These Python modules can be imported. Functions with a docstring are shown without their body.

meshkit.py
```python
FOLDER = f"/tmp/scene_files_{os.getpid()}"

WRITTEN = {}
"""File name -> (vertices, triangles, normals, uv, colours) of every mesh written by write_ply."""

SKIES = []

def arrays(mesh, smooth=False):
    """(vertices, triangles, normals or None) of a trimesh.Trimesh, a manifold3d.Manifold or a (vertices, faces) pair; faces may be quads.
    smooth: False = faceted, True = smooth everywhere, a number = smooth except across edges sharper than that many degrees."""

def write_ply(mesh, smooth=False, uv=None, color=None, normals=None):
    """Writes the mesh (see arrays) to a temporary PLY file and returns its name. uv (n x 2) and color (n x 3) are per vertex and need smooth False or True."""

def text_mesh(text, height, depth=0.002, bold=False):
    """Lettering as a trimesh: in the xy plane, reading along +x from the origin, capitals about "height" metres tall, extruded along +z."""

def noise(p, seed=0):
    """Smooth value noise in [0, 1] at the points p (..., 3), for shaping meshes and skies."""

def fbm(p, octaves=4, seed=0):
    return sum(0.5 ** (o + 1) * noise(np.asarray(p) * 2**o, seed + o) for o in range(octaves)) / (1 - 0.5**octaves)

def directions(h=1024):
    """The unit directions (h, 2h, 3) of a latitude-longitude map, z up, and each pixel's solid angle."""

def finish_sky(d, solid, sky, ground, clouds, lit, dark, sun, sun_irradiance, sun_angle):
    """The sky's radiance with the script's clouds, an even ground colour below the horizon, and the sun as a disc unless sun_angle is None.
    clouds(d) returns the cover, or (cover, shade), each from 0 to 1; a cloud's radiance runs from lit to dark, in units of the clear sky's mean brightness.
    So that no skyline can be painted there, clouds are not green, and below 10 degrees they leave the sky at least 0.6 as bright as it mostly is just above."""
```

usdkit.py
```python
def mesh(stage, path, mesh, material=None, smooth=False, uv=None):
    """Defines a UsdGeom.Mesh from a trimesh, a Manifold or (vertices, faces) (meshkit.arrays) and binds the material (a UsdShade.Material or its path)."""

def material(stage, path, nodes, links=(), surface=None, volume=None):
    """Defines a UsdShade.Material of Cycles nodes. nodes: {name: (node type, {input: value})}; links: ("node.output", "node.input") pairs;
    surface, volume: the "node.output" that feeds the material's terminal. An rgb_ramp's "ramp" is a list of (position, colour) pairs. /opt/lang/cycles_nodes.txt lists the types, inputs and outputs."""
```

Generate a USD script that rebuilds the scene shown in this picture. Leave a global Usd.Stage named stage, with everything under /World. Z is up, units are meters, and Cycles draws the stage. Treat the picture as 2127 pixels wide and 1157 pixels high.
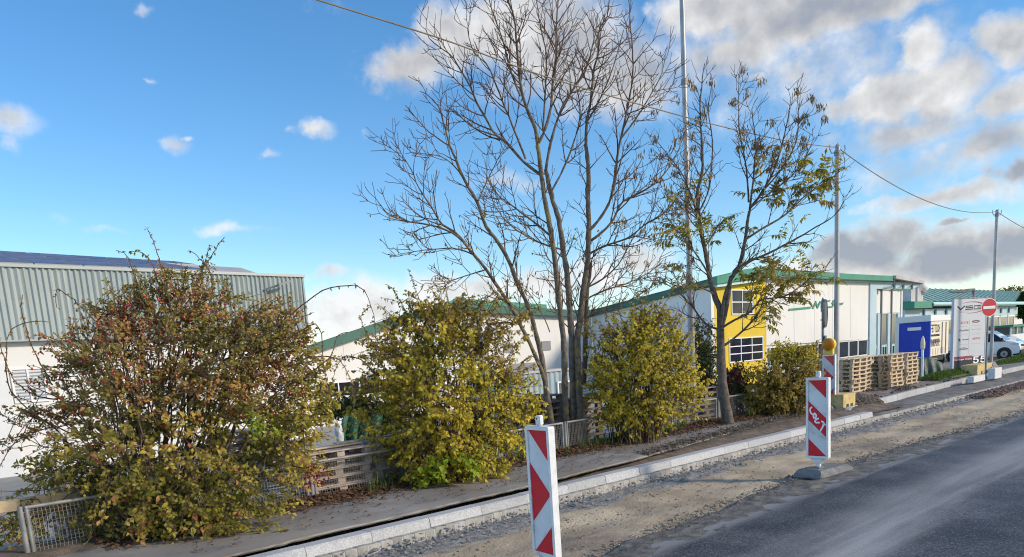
import math, random
import numpy as np, trimesh
import usdkit, meshkit
from pxr import Usd, UsdGeom, UsdLux, UsdShade, Gf, Sdf, Vt
from shapely.geometry import Polygon, box as sbox
from shapely.ops import unary_union

stage = Usd.Stage.CreateInMemory()
UsdGeom.SetStageUpAxis(stage, 'Z'); UsdGeom.SetStageMetersPerUnit(stage, 1.0)
UsdGeom.Xform.Define(stage, '/World'); UsdGeom.Scope.Define(stage, '/World/Looks')
rng = np.random.default_rng(11); random.seed(11)
PI = math.pi
# ------------------------------------------------------------------ camera
W, H = 2127, 1157
XP, YP, F, HC = 1063.5, 1028.0, 1600.0, 1.9
EXPOSURE = 0.97
up = -np.array([.07, 1, (YP - 744) / F]); up /= np.linalg.norm(up)
rv = np.array([2780 - XP, 624 - YP, F]); rv -= rv.dot(up) * up
ax_ = rv / np.linalg.norm(rv); ay_ = np.cross(up, ax_)
R = np.stack([ax_, ay_, up])                      # camera (right, down, forward) -> world
EYE = np.array([0, 0, HC])
cam = UsdGeom.Camera.Define(stage, '/World/camera')
M = np.eye(4); M[0, :3] = R[:, 0]; M[1, :3] = -R[:, 1]; M[2, :3] = -R[:, 2]; M[3, :3] = EYE
cam.AddTransformOp().Set(Gf.Matrix4d(*M.ravel().tolist()))
cam.CreateHorizontalApertureAttr(36.0); cam.CreateVerticalApertureAttr(36.0 * H / W)
cam.CreateFocalLengthAttr(36.0 * F / W)
cam.CreateVerticalApertureOffsetAttr((YP - H / 2) * 36.0 / W)
cam.CreateClippingRangeAttr(Gf.Vec2f(0.1, 5000)); cam.CreateExposureAttr(EXPOSURE)
hd = np.array([R[0, 2], R[1, 2]]); hd /= np.linalg.norm(hd)     # horizontal viewing direction
HD = np.array([hd[0], hd[1], 0]); HR = np.array([hd[1], -hd[0], 0]); UP = np.array([0, 0, 1.])
def ray(x, y):
    w = R @ np.array([x - XP, y - YP, F]); return w / np.linalg.norm(w)
def gnd(x, y, z=0.):                              # the point of height z seen there
    d = ray(x, y); return EYE + d * ((z - HC) / d[2])
def aty(x, y, Y):                                 # the point on the plane at distance Y behind the road axis
    d = ray(x, y); return EYE + d * (Y / d[1])
def atd(x, y, D):                                 # the point at horizontal distance D
    d = ray(x, y); return EYE + d * (D / (d[0] * hd[0] + d[1] * hd[1]))
def dist(p): return p[0] * hd[0] + p[1] * hd[1]
# ------------------------------------------------------------------ sun and sky
SUN_AZ, SUN_EL = math.atan2(.50, -.866), math.radians(25)
SUN = np.array([math.sin(SUN_AZ) * math.cos(SUN_EL), math.cos(SUN_AZ) * math.cos(SUN_EL), math.sin(SUN_EL)])
sun = UsdLux.DistantLight.Define(stage, '/World/sun')
sun.CreateNormalizeAttr(True); sun.CreateIntensityAttr(0.52); sun.CreateAngleAttr(7.0); sun.CreateColorAttr(Gf.Vec3f(1.0, .86, .68))
zz = SUN; xx = np.cross(UP, zz); xx /= np.linalg.norm(xx); yy = np.cross(zz, xx)
Ms = np.eye(4); Ms[0, :3] = xx; Ms[1, :3] = yy; Ms[2, :3] = zz
sun.AddTransformOp().Set(Gf.Matrix4d(*Ms.ravel().tolist()))
SKY = 0.12
def sky_material():
    n, l = {}, []
    def node(name, kind, **kw): n[name] = (kind, kw); return name
    node('tc', 'texture_coordinate'); node('sep', 'separate_xyz'); l.append(('tc.generated', 'sep.vector'))
    node('sky', 'sky_texture', sky_type='single_scattering', sun_disc=False, sun_elevation=SUN_EL, sun_rotation=SUN_AZ, air_density=1.0, aerosol_density=.25, ozone_density=2.6)
    node('hsv', 'hsv', hue=.5, saturation=1.26, value=.84, fac=1.0); l.append(('sky.color', 'hsv.color'))
    az0 = math.atan2(hd[0], hd[1])
    # azimuth from the viewing direction and elevation
    node('rot', 'vector_rotate', rotate_type='z_axis', angle=az0); l.append(('tc.generated', 'rot.vector'))
    node('s2', 'separate_xyz'); l.append(('rot.vector', 's2.vector'))
    node('az', 'math', math_type='arctan2'); l += [('s2.x', 'az.value1'), ('s2.y', 'az.value2')]
    node('el', 'math', math_type='arcsine'); l.append(('s2.z', 'el.value1'))
    node('pos', 'combine_xyz'); l += [('az.value', 'pos.x'), ('el.value', 'pos.y')]
    node('nz', 'noise_texture', scale=13.0, detail=7.0, roughness=.58); l.append(('pos.vector', 'nz.vector'))
    node('nzs', 'vector_math', math_type='subtract', vector2=(.5, .5, .5)); l.append(('nz.color', 'nzs.vector1'))
    node('nzm', 'vector_math', math_type='multiply', vector2=(.085, .055, 0)); l.append(('nzs.vector', 'nzm.vector1'))
    node('pd', 'vector_math', math_type='add'); l += [('pos.vector', 'pd.vector1'), ('nzm.vector', 'pd.vector2')]
    # (x, y, half width, half height, density, darkness) of the clouds in view, as seen
    C = [(850,130,85,48,.9,.75),(955,85,85,75,1,.35),(1060,60,120,90,1,.4),(1180,100,130,115,1,.75),(1290,150,100,95,.9,.85),
         (1490,15,110,55,1,.5),(1650,30,190,70,1,.75),(1840,0,210,45,.9,.8),(1550,105,140,55,.7,.7),(1563,165,30,18,.6,.2),
         (1895,115,50,50,.95,.15),(1830,205,115,52,1,.45),(1950,190,95,65,.95,.4),(2090,90,75,60,.9,.55),(2095,200,70,60,.7,.7),(1900,265,170,42,.7,.8),(2070,290,140,40,.6,.85),
         (1960,405,170,22,.75,.6),(2105,362,50,20,.8,1.0),
         (1780,525,110,40,1,.95),(2000,530,150,42,1,.95),(1720,522,65,32,.85,1.0),(1850,492,75,45,.95,.8),(1960,512,95,42,.95,.95),(2085,500,95,48,.95,1.0),(1800,556,130,22,.9,.25),(1960,566,150,18,.8,.35),(1975,460,30,8,.7,1.0),
         (25,245,62,34,.75,.35),(20,290,30,30,.4,.4),(370,288,42,20,.6,.9),(400,272,18,8,.7,.1),(650,268,42,19,.8,.1),(305,22,26,16,.45,.2),(308,160,14,7,.5,.1),(562,330,20,11,.45,.2),
         (700,570,42,16,.7,.35),(460,474,105,13,.5,.05),(225,478,42,12,.4,.05),(110,460,52,20,.3,.05),(770,268,14,14,.3,.4),
         (705,650,75,48,1.1,.02),(780,640,62,52,1.1,.0),(900,615,80,38,.9,.05),(1010,610,100,34,.85,.2),(1120,595,110,38,.85,.2),(1240,570,80,45,.85,.25),(1330,545,60,40,.75,.3),(1640,570,60,26,.8,.25),
         (1720,140,300,150,.42,.6),(1960,330,230,60,.4,.7),(1450,120,140,120,.42,.6),(1600,60,200,90,.5,.6),(1130,180,150,50,.55,.85),
         (1030,368,62,24,.55,.8),(1095,380,40,18,.4,.8),(690,22,42,24,.3,.3)]
    fw = math.atan2(hd[0], hd[1])
    prev = prevd = None
    for i, (x, y, rx, ry, s, dk) in enumerate(C):
        d = ray(x, y); a = math.atan2(d @ HR, d @ HD); e = math.asin(d[2])
        d2 = ray(x + rx, y); d3 = ray(x, y - ry)
        ra = abs(math.atan2(d2 @ HR, d2 @ HD) - a); re = abs(math.asin(d3[2]) - e)
        node(f'a{i}', 'vector_math', math_type='subtract', vector2=(a, e, 0)); l.append(('pd.vector', f'a{i}.vector1'))
        node(f'b{i}', 'vector_math', math_type='multiply', vector2=(1 / (ra * 1.25), 1 / (re * 1.25), 0)); l.append((f'a{i}.vector', f'b{i}.vector1'))
        node(f'c{i}', 'vector_math', math_type='length'); l.append((f'b{i}.vector', f'c{i}.vector1'))
        node(f'd{i}', 'map_range', range_type='linear', from_min=1.3, from_max=.2, to_min=0, to_max=s * (.85 if x < 800 and y < 520 else 1.15 if x > 1400 else 1), clamp=True); l.append((f'c{i}.value', f'd{i}.value'))
        node(f'e{i}', 'math', math_type='multiply', value2=dk); l.append((f'd{i}.result', f'e{i}.value1'))
        if prev is None: prev, prevd = f'd{i}.result', f'e{i}.value'
        else:
            node(f'm{i}', 'math', math_type='maximum'); l += [(prev, f'm{i}.value1'), (f'd{i}.result', f'm{i}.value2')]
            node(f'k{i}', 'math', math_type='maximum'); l += [(prevd, f'k{i}.value1'), (f'e{i}.value', f'k{i}.value2')]
            prev, prevd = f'm{i}.value', f'k{i}.value'
    # the same kind of broken cloud over the rest of the sky
    node('big', 'noise_texture', scale=3.2, detail=6.0, roughness=.55); l.append(('tc.generated', 'big.vector'))
    node('bigr', 'map_range', range_type='smoothstep', from_min=.5, from_max=.68, to_min=0, to_max=.9, clamp=True); l.append(('big.fac', 'bigr.value'))
    node('absaz', 'math', math_type='absolute'); l.append(('az.value', 'absaz.value1'))
    node('o1', 'map_range', range_type='smoothstep', from_min=.62, from_max=.85, to_min=0, to_max=1, clamp=True); l.append(('absaz.value', 'o1.value'))
    node('o2', 'map_range', range_type='smoothstep', from_min=.62, from_max=.85, to_min=0, to_max=1, clamp=True); l.append(('el.value', 'o2.value'))
    node('o', 'math', math_type='maximum'); l += [('o1.result', 'o.value1'), ('o2.result', 'o.value2')]
    node('bo', 'math', math_type='multiply'); l += [('bigr.result', 'bo.value1'), ('o.value', 'bo.value2')]
    node('all', 'math', math_type='maximum'); l += [(prev, 'all.value1'), ('bo.value', 'all.value2')]
    # break the edges up
    node('fine', 'noise_texture', scale=26.0, detail=8.0, roughness=.62); l.append(('pos.vector', 'fine.vector'))
    node('f0', 'math', math_type='subtract', value2=.5); l.append(('fine.fac', 'f0.value1'))
    node('f1', 'math', math_type='multiply', value2=.95); l.append(('f0.value', 'f1.value1'))
    node('sum', 'math', math_type='add'); l += [('all.value', 'sum.value1'), ('f1.value', 'sum.value2')]
    node('gate', 'map_range', range_type='smoothstep', from_min=.02, from_max=.3, to_min=0, to_max=1, clamp=True); l.append(('all.value', 'gate.value'))
    node('cov0', 'map_range', range_type='smoothstep', from_min=.10, from_max=.82, to_min=0, to_max=1, clamp=True); l.append(('sum.value', 'cov0.value'))
    node('cov', 'math', math_type='multiply'); l += [('gate.result', 'cov.value1'), ('cov0.result', 'cov.value2')]
    node('cov2', 'math', math_type='multiply', value2=.96); l.append(('cov.value', 'cov2.value1'))
    # shade: given darkness, broken by relief seen from the light (noise above minus noise here)
    node('pu', 'vector_math', math_type='add', vector2=(.012, .016, 0)); l.append(('pos.vector', 'pu.vector1'))
    node('nu', 'noise_texture', scale=17.0, detail=6.0, roughness=.55); l.append(('pu.vector', 'nu.vector'))
    node('nh', 'noise_texture', scale=17.0, detail=6.0, roughness=.55); l.append(('pos.vector', 'nh.vector'))
    node('rel', 'math', math_type='subtract'); l += [('nu.fac', 'rel.value1'), ('nh.fac', 'rel.value2')]
    node('rel2', 'math', math_type='multiply', value2=1.5); l.append(('rel.value', 'rel2.value1'))
    node('bod', 'math', math_type='multiply', value2=.55); l.append(('bo.value', 'bod.value1'))
    node('dk0', 'math', math_type='maximum'); l += [(prevd, 'dk0.value1'), ('bod.value', 'dk0.value2')]
    node('dk', 'math', math_type='add'); l += [('dk0.value', 'dk.value1'), ('rel2.value', 'dk.value2')]
    node('ramp', 'rgb_ramp', ramp=[(0, (4.1, 4.12, 4.15)), (.3, (3.2, 3.2, 3.2)), (.65, (2.3, 2.33, 2.42)), (1, (1.6, 1.75, 2.05))]); l.append(('dk.value', 'ramp.fac'))
    node('mix', 'mix', mix_type='mix'); l += [('cov2.value', 'mix.fac'), ('hsv.color', 'mix.color1'), ('ramp.color', 'mix.color2')]
    node('bg', 'background_shader', strength=SKY); l.append(('mix.color', 'bg.color'))
    return usdkit.material(stage, '/World/Looks/sky', n, l, surface='bg.background')
dome = UsdLux.DomeLight.Define(stage, '/World/sky')
dome.GetPrim().SetCustomDataByKey('kind', 'structure')
UsdShade.MaterialBindingAPI.Apply(dome.GetPrim()).Bind(sky_material())
# ------------------------------------------------------------------ helpers
used = {}
def numbered(path):
    k = used.get(path, 0); used[path] = k + 1
    return path if k == 0 else f'{path}_{k:03d}'
def pth(parent): return '/World' if parent is None else (parent if isinstance(parent, str) else str(parent.GetPath()))
def tag(p, label=None, cat=None, group=None, kind=None):
    p = p.GetPrim() if hasattr(p, 'GetPrim') else p
    for k, v in (('label', label), ('category', cat), ('group', group), ('kind', kind)):
        if v: p.SetCustomDataByKey(k, v)
    return p
def thing(name, label, cat, group=None, loc=(0, 0, 0), rz=0):
    x = UsdGeom.Xform.Define(stage, numbered('/World/' + name))
    x.AddTranslateOp().Set(Gf.Vec3d(*map(float, loc)))
    if rz: x.AddRotateZOp().Set(math.degrees(rz))
    return tag(x.GetPrim(), label, cat, group)
def arr(m):
    if isinstance(m, MB): return m.get()
    if isinstance(m, trimesh.Trimesh): return m.vertices, m.faces
    return m
def obj(name, m, mat, parent=None, smooth=False, off=None, **kw):
    v, f = arr(m)
    v = np.asarray(v, float)
    if off is not None: v = v - np.asarray(off)
    return tag(usdkit.mesh(stage, numbered(pth(parent) + '/' + name), (v, f), mat, smooth).GetPrim(), **kw)
def copy(src, loc, rz, label, group=None):
    was = src.GetCustomData(); base = str(src.GetPath())
    x = UsdGeom.Xform.Define(stage, numbered(base))
    x.GetPrim().GetReferences().AddInternalReference(src.GetPath())
    x.ClearXformOpOrder()
    x.AddTranslateOp().Set(Gf.Vec3d(*map(float, loc))); x.AddRotateZOp().Set(math.degrees(rz))
    x.GetPrim().SetInstanceable(True)
    return tag(x.GetPrim(), label, was['category'], group or was.get('group'))
BOXF = np.array([[0,2,1],[1,2,3],[4,5,6],[5,7,6],[0,1,4],[1,5,4],[2,6,3],[3,6,7],[0,4,2],[2,4,6],[1,3,5],[3,7,5]])
class MB:
    def __init__(s): s.v, s.f, s.n = [], [], 0
    def add(s, v, f):
        v = np.asarray(v, float); s.v.append(v); s.f.append(np.asarray(f, int) + s.n); s.n += len(v); return s
    def get(s): return np.vstack(s.v), np.vstack(s.f)
    def box(s, a, b):
        a, b = np.minimum(a, b), np.maximum(a, b)
        return s.add([[(a, b)[i][0], (a, b)[j][1], (a, b)[k][2]] for k in (0, 1) for j in (0, 1) for i in (0, 1)], BOXF)
    def obox(s, c, u, v, w):                     # centre and three half axes
        c, u, v, w = map(np.asarray, (c, u, v, w))
        return s.add([c + i * u + j * v + k * w for k in (-1, 1) for j in (-1, 1) for i in (-1, 1)], BOXF)
    def beam(s, p, q, w, h, upv=UP):             # bar of section w x h from p to q
        p, q = np.asarray(p, float), np.asarray(q, float); d = q - p; L = np.linalg.norm(d); d /= L
        a = np.cross(d, upv); a /= np.linalg.norm(a); b = np.cross(a, d)
        return s.obox((p + q) / 2, d * L / 2, a * w / 2, b * h / 2)
    def prism(s, poly, o, u, v, w):              # polygon (u, v coordinates from o) given the thickness vector w
        if hasattr(poly, 'geoms'):
            for g in poly.geoms: s.prism(g, o, u, v, w)
            return s
        poly = poly if isinstance(poly, Polygon) else Polygon(poly)
        m = trimesh.creation.extrude_polygon(poly, 1.0, engine='earcut')
        P = np.asarray(m.vertices); o, u, v, w = map(lambda t: np.asarray(t, float), (o, u, v, w))
        f = m.faces if np.dot(np.cross(u, v), w) > 0 else m.faces[:, ::-1]
        return s.add(o + P[:, :1] * u + P[:, 1:2] * v + P[:, 2:3] * w, f)
    def tube(s, p, r, sides=6, cap=True):
        p = np.asarray(p, float); n = len(p); r = np.broadcast_to(np.asarray(r, float), (n,))
        t = np.gradient(p, axis=0) if n > 2 else np.repeat([p[1] - p[0]], 2, 0)
        t = t / (np.linalg.norm(t, axis=1, keepdims=True) + 1e-12)
        a = np.cross(t, np.where(np.abs(t[:, 2:]) < .9, [[0, 0, 1.]], [[1., 0, 0]])); a /= np.linalg.norm(a, axis=1, keepdims=True) + 1e-12
        b = np.cross(t, a); g = np.arange(sides) * 2 * PI / sides
        v = p[:, None] + r[:, None, None] * (np.cos(g)[None, :, None] * a[:, None] + np.sin(g)[None, :, None] * b[:, None])
        i, j = np.meshgrid(np.arange(n - 1), np.arange(sides), indexing='ij'); j2 = (j + 1) % sides
        q = np.stack([i * sides + j, i * sides + j2, (i + 1) * sides + j2, (i + 1) * sides + j], -1).reshape(-1, 4)
        f = np.vstack([q[:, [0, 1, 2]], q[:, [0, 2, 3]]])
        if cap and sides > 3:
            k = np.arange(1, sides - 1); z = np.zeros_like(k)
            f = np.vstack([f, np.stack([z, k + 1, k], 1), (n - 1) * sides + np.stack([z, k, k + 1], 1)])
        return s.add(v.reshape(-1, 3), f)
    def mesh(s, m, o=(0, 0, 0), u=(1, 0, 0), v=(0, 1, 0), w=(0, 0, 1)):
        P = np.asarray(m.vertices); return s.add(np.asarray(o) + P @ np.array([u, v, w], float), m.faces)
def tube(*a, **k): return MB().tube(*a, **k)
def box(a, b): return MB().box(a, b)
def rbox(a, b, r=.02):                            # box with chamfered edges
    a, b = np.array(a, float), np.array(b, float); P = []
    for k in range(3):
        e = np.full(3, r); e[k] = 0
        for i in (0, 1):
            for j in (0, 1):
                for l in (0, 1):
                    c = [(a + e, b - e)[t][q] for q, t in enumerate((i, j, l))]; P.append(c)
    h = trimesh.convex.convex_hull(np.array(P)); return h.vertices, h.faces
def grid(x0, x1, y0, y1, nx, ny, fn, mask=None):
    xs, ys = np.linspace(x0, x1, nx), np.linspace(y0, y1, ny)
    Xg, Yg = np.meshgrid(xs, ys, indexing='ij'); r = fn(Xg, Yg)
    P = np.stack(r if isinstance(r, tuple) else [Xg, Yg, r], -1).reshape(-1, 3)
    i, j = np.meshgrid(np.arange(nx - 1), np.arange(ny - 1), indexing='ij'); a = i * ny + j
    q = np.stack([a, a + ny, a + ny + 1, a + 1], -1).reshape(-1, 4)
    return P, np.vstack([q[:, [0, 1, 2]], q[:, [0, 2, 3]]])
def fb(x, y, s, o=4, seed=0):
    return meshkit.fbm(np.stack([np.asarray(x) * s, np.asarray(y) * s, np.zeros_like(np.asarray(x, float))], -1), o, seed) - .5
# ------------------------------------------------------------------ materials
def mat(name, c, rough=.7, c2=None, scale=3., detail=4, metal=0., bump=0., bscale=40., bdist=.01, lo=.35, hi=.65, spec=None, coord='pos', extra=None, coat=0.):
    n = {'g': ('geometry', {}), 't': ('texture_coordinate', {}), 'p': ('principled_bsdf', dict(roughness=rough, metallic=metal))}
    if spec is not None: n['p'][1]['specular_ior_level'] = spec
    if coat: n['p'][1]['coat_weight'] = coat
    src = 'g.position' if coord == 'pos' else 't.object'
    l = []
    if c2 is None: n['p'][1]['base_color'] = c
    else:
        n['n'] = ('noise_texture', dict(scale=scale, detail=float(detail), roughness=.6)); n['r'] = ('rgb_ramp', dict(ramp=[(lo, c), (hi, c2)]))
        l += [(src, 'n.vector'), ('n.fac', 'r.fac')]
        if extra is None: l.append(('r.color', 'p.base_color'))
        else:
            ec, es, elo, ehi, efac = extra
            n['n2'] = ('noise_texture', dict(scale=es, detail=5., roughness=.65)); n['m2'] = ('map_range', dict(from_min=elo, from_max=ehi, to_min=0., to_max=efac, clamp=True))
            n['x2'] = ('mix', dict(mix_type='mix', color2=ec))
            l += [(src, 'n2.vector'), ('n2.fac', 'm2.value'), ('m2.result', 'x2.fac'), ('r.color', 'x2.color1'), ('x2.color', 'p.base_color')]
    if bump:
        n['bn'] = ('noise_texture', dict(scale=bscale, detail=6., roughness=.65)); n['b'] = ('bump', dict(strength=bump, distance=bdist))
        l += [(src, 'bn.vector'), ('bn.fac', 'b.height'), ('b.normal', 'p.normal')]
    return usdkit.material(stage, '/World/Looks/' + name, n, l, surface='p.BSDF')
def leafmat(name, ramp, var=.35, trans=.35, rough=.55, clump=1.4):
    n = {'g': ('geometry', {}), 'r': ('rgb_ramp', dict(ramp=ramp)), 'n': ('noise_texture', dict(scale=clump, detail=2.)),
         'a': ('math', dict(math_type='multiply', value2=1 - var)), 's': ('map_range', dict(from_min=.3, from_max=.7, to_min=0., to_max=var, clamp=True)), 'c': ('math', dict(math_type='add')),
         'p': ('principled_bsdf', dict(roughness=rough, specular_ior_level=.35)), 't': ('translucent_bsdf', {}), 'm': ('mix_closure', dict(fac=trans))}
    l = [('g.position', 'n.vector'), ('g.random_per_island', 'a.value1'), ('n.fac', 's.value'), ('a.value', 'c.value1'), ('s.result', 'c.value2'), ('c.value', 'r.fac'),
         ('r.color', 'p.base_color'), ('r.color', 't.color'), ('p.BSDF', 'm.closure1'), ('t.BSDF', 'm.closure2')]
    return usdkit.material(stage, '/World/Looks/' + name, n, l, surface='m.closure')
def islandmat(name, ramp, rough=.8):
    n = {'g': ('geometry', {}), 'r': ('rgb_ramp', dict(ramp=ramp)), 'p': ('principled_bsdf', dict(roughness=rough))}
    return usdkit.material(stage, '/World/Looks/' + name, n, [('g.random_per_island', 'r.fac'), ('r.color', 'p.base_color')], surface='p.BSDF')
def glassmat(name, c, rough=.05):
    return usdkit.material(stage, '/World/Looks/' + name, {'p': ('principled_bsdf', dict(base_color=c, roughness=rough, ior=1.45, specular_ior_level=.35))}, [], surface='p.BSDF')
def asphalt():
    n = {'g': ('geometry', {}), 's': ('separate_xyz', {}), 'n1': ('noise_texture', dict(scale=1.1, detail=5., roughness=.6)), 'n2': ('noise_texture', dict(scale=34., detail=6., roughness=.85)), 'wn': ('voronoi_texture', dict(scale=42.)), 'wr': ('map_range', dict(from_min=.42, from_max=.15, to_min=0., to_max=1., clamp=True)), 'ws': ('separate_color', {}), 'wt': ('map_range', dict(from_min=.72, from_max=.85, to_min=0., to_max=.7, clamp=True)), 'wf': ('math', dict(math_type='multiply')), 'sp': ('mix', dict(mix_type='mix', color2=(.36, .36, .37))),
         'vo': ('voronoi_texture', dict(scale=95.)), 'r': ('rgb_ramp', dict(ramp=[(.405, (.010, .011, .014)), (.495, (.040, .043, .050)), (.585, (.15, .152, .16))])),
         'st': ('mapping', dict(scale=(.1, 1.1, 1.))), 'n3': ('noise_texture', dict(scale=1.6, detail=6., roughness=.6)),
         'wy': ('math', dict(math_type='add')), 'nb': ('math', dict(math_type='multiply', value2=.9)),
         'b1': ('map_range', dict(range_type='smoothstep', from_min=3.0, from_max=3.75, to_min=0., to_max=1., clamp=True)), 'b2': ('map_range', dict(range_type='smoothstep', from_min=3.95, from_max=4.6, to_min=1., to_max=0., clamp=True)),  # pale wheel-track band: road glare and dust painted into the colour
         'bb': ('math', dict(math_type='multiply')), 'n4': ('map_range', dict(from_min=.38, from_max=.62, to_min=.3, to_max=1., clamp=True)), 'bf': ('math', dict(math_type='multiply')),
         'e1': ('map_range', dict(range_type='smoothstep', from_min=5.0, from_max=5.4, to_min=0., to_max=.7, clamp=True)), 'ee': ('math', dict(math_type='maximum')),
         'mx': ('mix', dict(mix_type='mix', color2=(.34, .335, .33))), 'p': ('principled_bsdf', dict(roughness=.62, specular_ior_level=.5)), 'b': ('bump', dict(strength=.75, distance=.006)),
         'ad': ('math', dict(math_type='multiply_add', value2=.7))}
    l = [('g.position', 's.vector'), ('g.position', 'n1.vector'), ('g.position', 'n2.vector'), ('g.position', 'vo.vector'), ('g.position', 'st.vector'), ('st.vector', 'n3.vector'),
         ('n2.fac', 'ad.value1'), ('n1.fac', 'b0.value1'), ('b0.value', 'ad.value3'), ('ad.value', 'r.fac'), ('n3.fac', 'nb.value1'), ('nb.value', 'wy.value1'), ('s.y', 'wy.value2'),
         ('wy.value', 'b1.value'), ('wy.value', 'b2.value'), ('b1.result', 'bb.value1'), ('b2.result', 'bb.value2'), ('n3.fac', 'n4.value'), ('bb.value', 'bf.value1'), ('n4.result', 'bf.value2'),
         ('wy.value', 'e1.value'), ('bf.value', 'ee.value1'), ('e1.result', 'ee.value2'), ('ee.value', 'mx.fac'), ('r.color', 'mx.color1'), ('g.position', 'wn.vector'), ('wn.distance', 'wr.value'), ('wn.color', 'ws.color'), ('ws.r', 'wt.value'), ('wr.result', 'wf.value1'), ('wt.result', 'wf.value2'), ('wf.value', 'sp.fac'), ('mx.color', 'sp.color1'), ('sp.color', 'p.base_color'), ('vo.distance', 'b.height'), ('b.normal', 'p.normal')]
    n['b0'] = ('math', dict(math_type='multiply', value2=.3))
    return usdkit.material(stage, '/World/Looks/asphalt_new', n, l, surface='p.BSDF')
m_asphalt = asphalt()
m_pave = mat('asphalt_old', (.17, .16, .148), .88, (.30, .28, .255), 1.6, 7, bump=.5, bscale=60, bdist=.008, extra=((.13, .10, .075), .8, .48, .68, .8))
m_gravel = mat('gravel_bed', (.33, .26, .175), .92, (.55, .455, .325), 1.3, 9, bump=.9, bscale=28, bdist=.03, extra=((.17, .14, .115), .55, .52, .68, .75))
m_rubble = mat('concrete_haunch', (.165, .163, .16), .9, (.31, .305, .295), 7, 8, bump=.9, bscale=30, bdist=.03, extra=((.22, .18, .14), 1.1, .56, .7, .8))
m_oldroad = mat('asphalt_broken', (.075, .073, .07), .85, (.21, .195, .175), 6, 8, bump=.9, bscale=45, bdist=.02, extra=((.34, .29, .22), 2.2, .58, .7, .8))
m_soil = mat('soil', (.085, .066, .05), .95, (.20, .155, .115), 4, 8, bump=.9, bscale=30, bdist=.03)
m_brownbed = mat('brown_gravel', (.15, .12, .10), .93, (.28, .235, .20), 2.5, 9, bump=.8, bscale=40, bdist=.02)
m_mortar = mat('mortar_bed', (.09, .085, .08), .95, (.23, .215, .19), 3.5, 8, bump=.8, bscale=35, bdist=.02)
m_yard = mat('yard_paving', (.24, .235, .225), .9, (.34, .33, .31), 1.2, 6, bump=.3, bscale=50)
m_land = mat('field', (.06, .09, .03), .95, (.12, .13, .06), .2, 5)
m_grassbase = mat('grass_soil', (.05, .08, .02), .95, (.09, .13, .035), 5, 5)
m_kerbs = [mat(f'kerb_granite_{k}', tuple(np.array((.33, .335, .34)) * t), .75, tuple(np.array((.52, .522, .525)) * t), 45, 6, bump=.25, bscale=120, bdist=.003, extra=((.26, .25, .23), 2.2, .56, .74, .55)) for k, t in (('pale', 1.0), ('mid', .92), ('grey', .84))]
m_setts = [mat(f'sett_concrete_{k}', tuple(np.array((.27, .255, .23)) * t), .85, tuple(np.array((.40, .38, .345)) * t), 14, 6, bump=.4, bscale=60, bdist=.006) for k, t in (('pale', 1.06), ('mid', .95), ('grey', .86), ('warm', .78))]
m_joint = mat('joint_mortar', (.34, .33, .315), .9, (.44, .43, .41), 12, 4)
m_white = mat('white_plastic', (.74, .75, .76), .45, (.66, .67, .67), 9, 5, extra=((.38, .35, .31), 5, .52, .72, .7))
m_sheet = mat('white_sheeting', (.60, .64, .67), .3, (.67, .70, .73), 3, 4, extra=((.33, .315, .29), 5, .5, .72, .6))
m_red = mat('red_sheeting', (.60, .006, .022), .5, (.52, .006, .02), 3, 4, extra=((.30, .06, .05), 8, .56, .76, .55))
m_redsun = mat('faded_sunlit_red', (.55, .05, .06), .35, (.62, .10, .10), 3, 4)  # paler red: fading and sunlight both put into the colour
m_paintw = mat('white_marker', (.85, .82, .84), .6)
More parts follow.
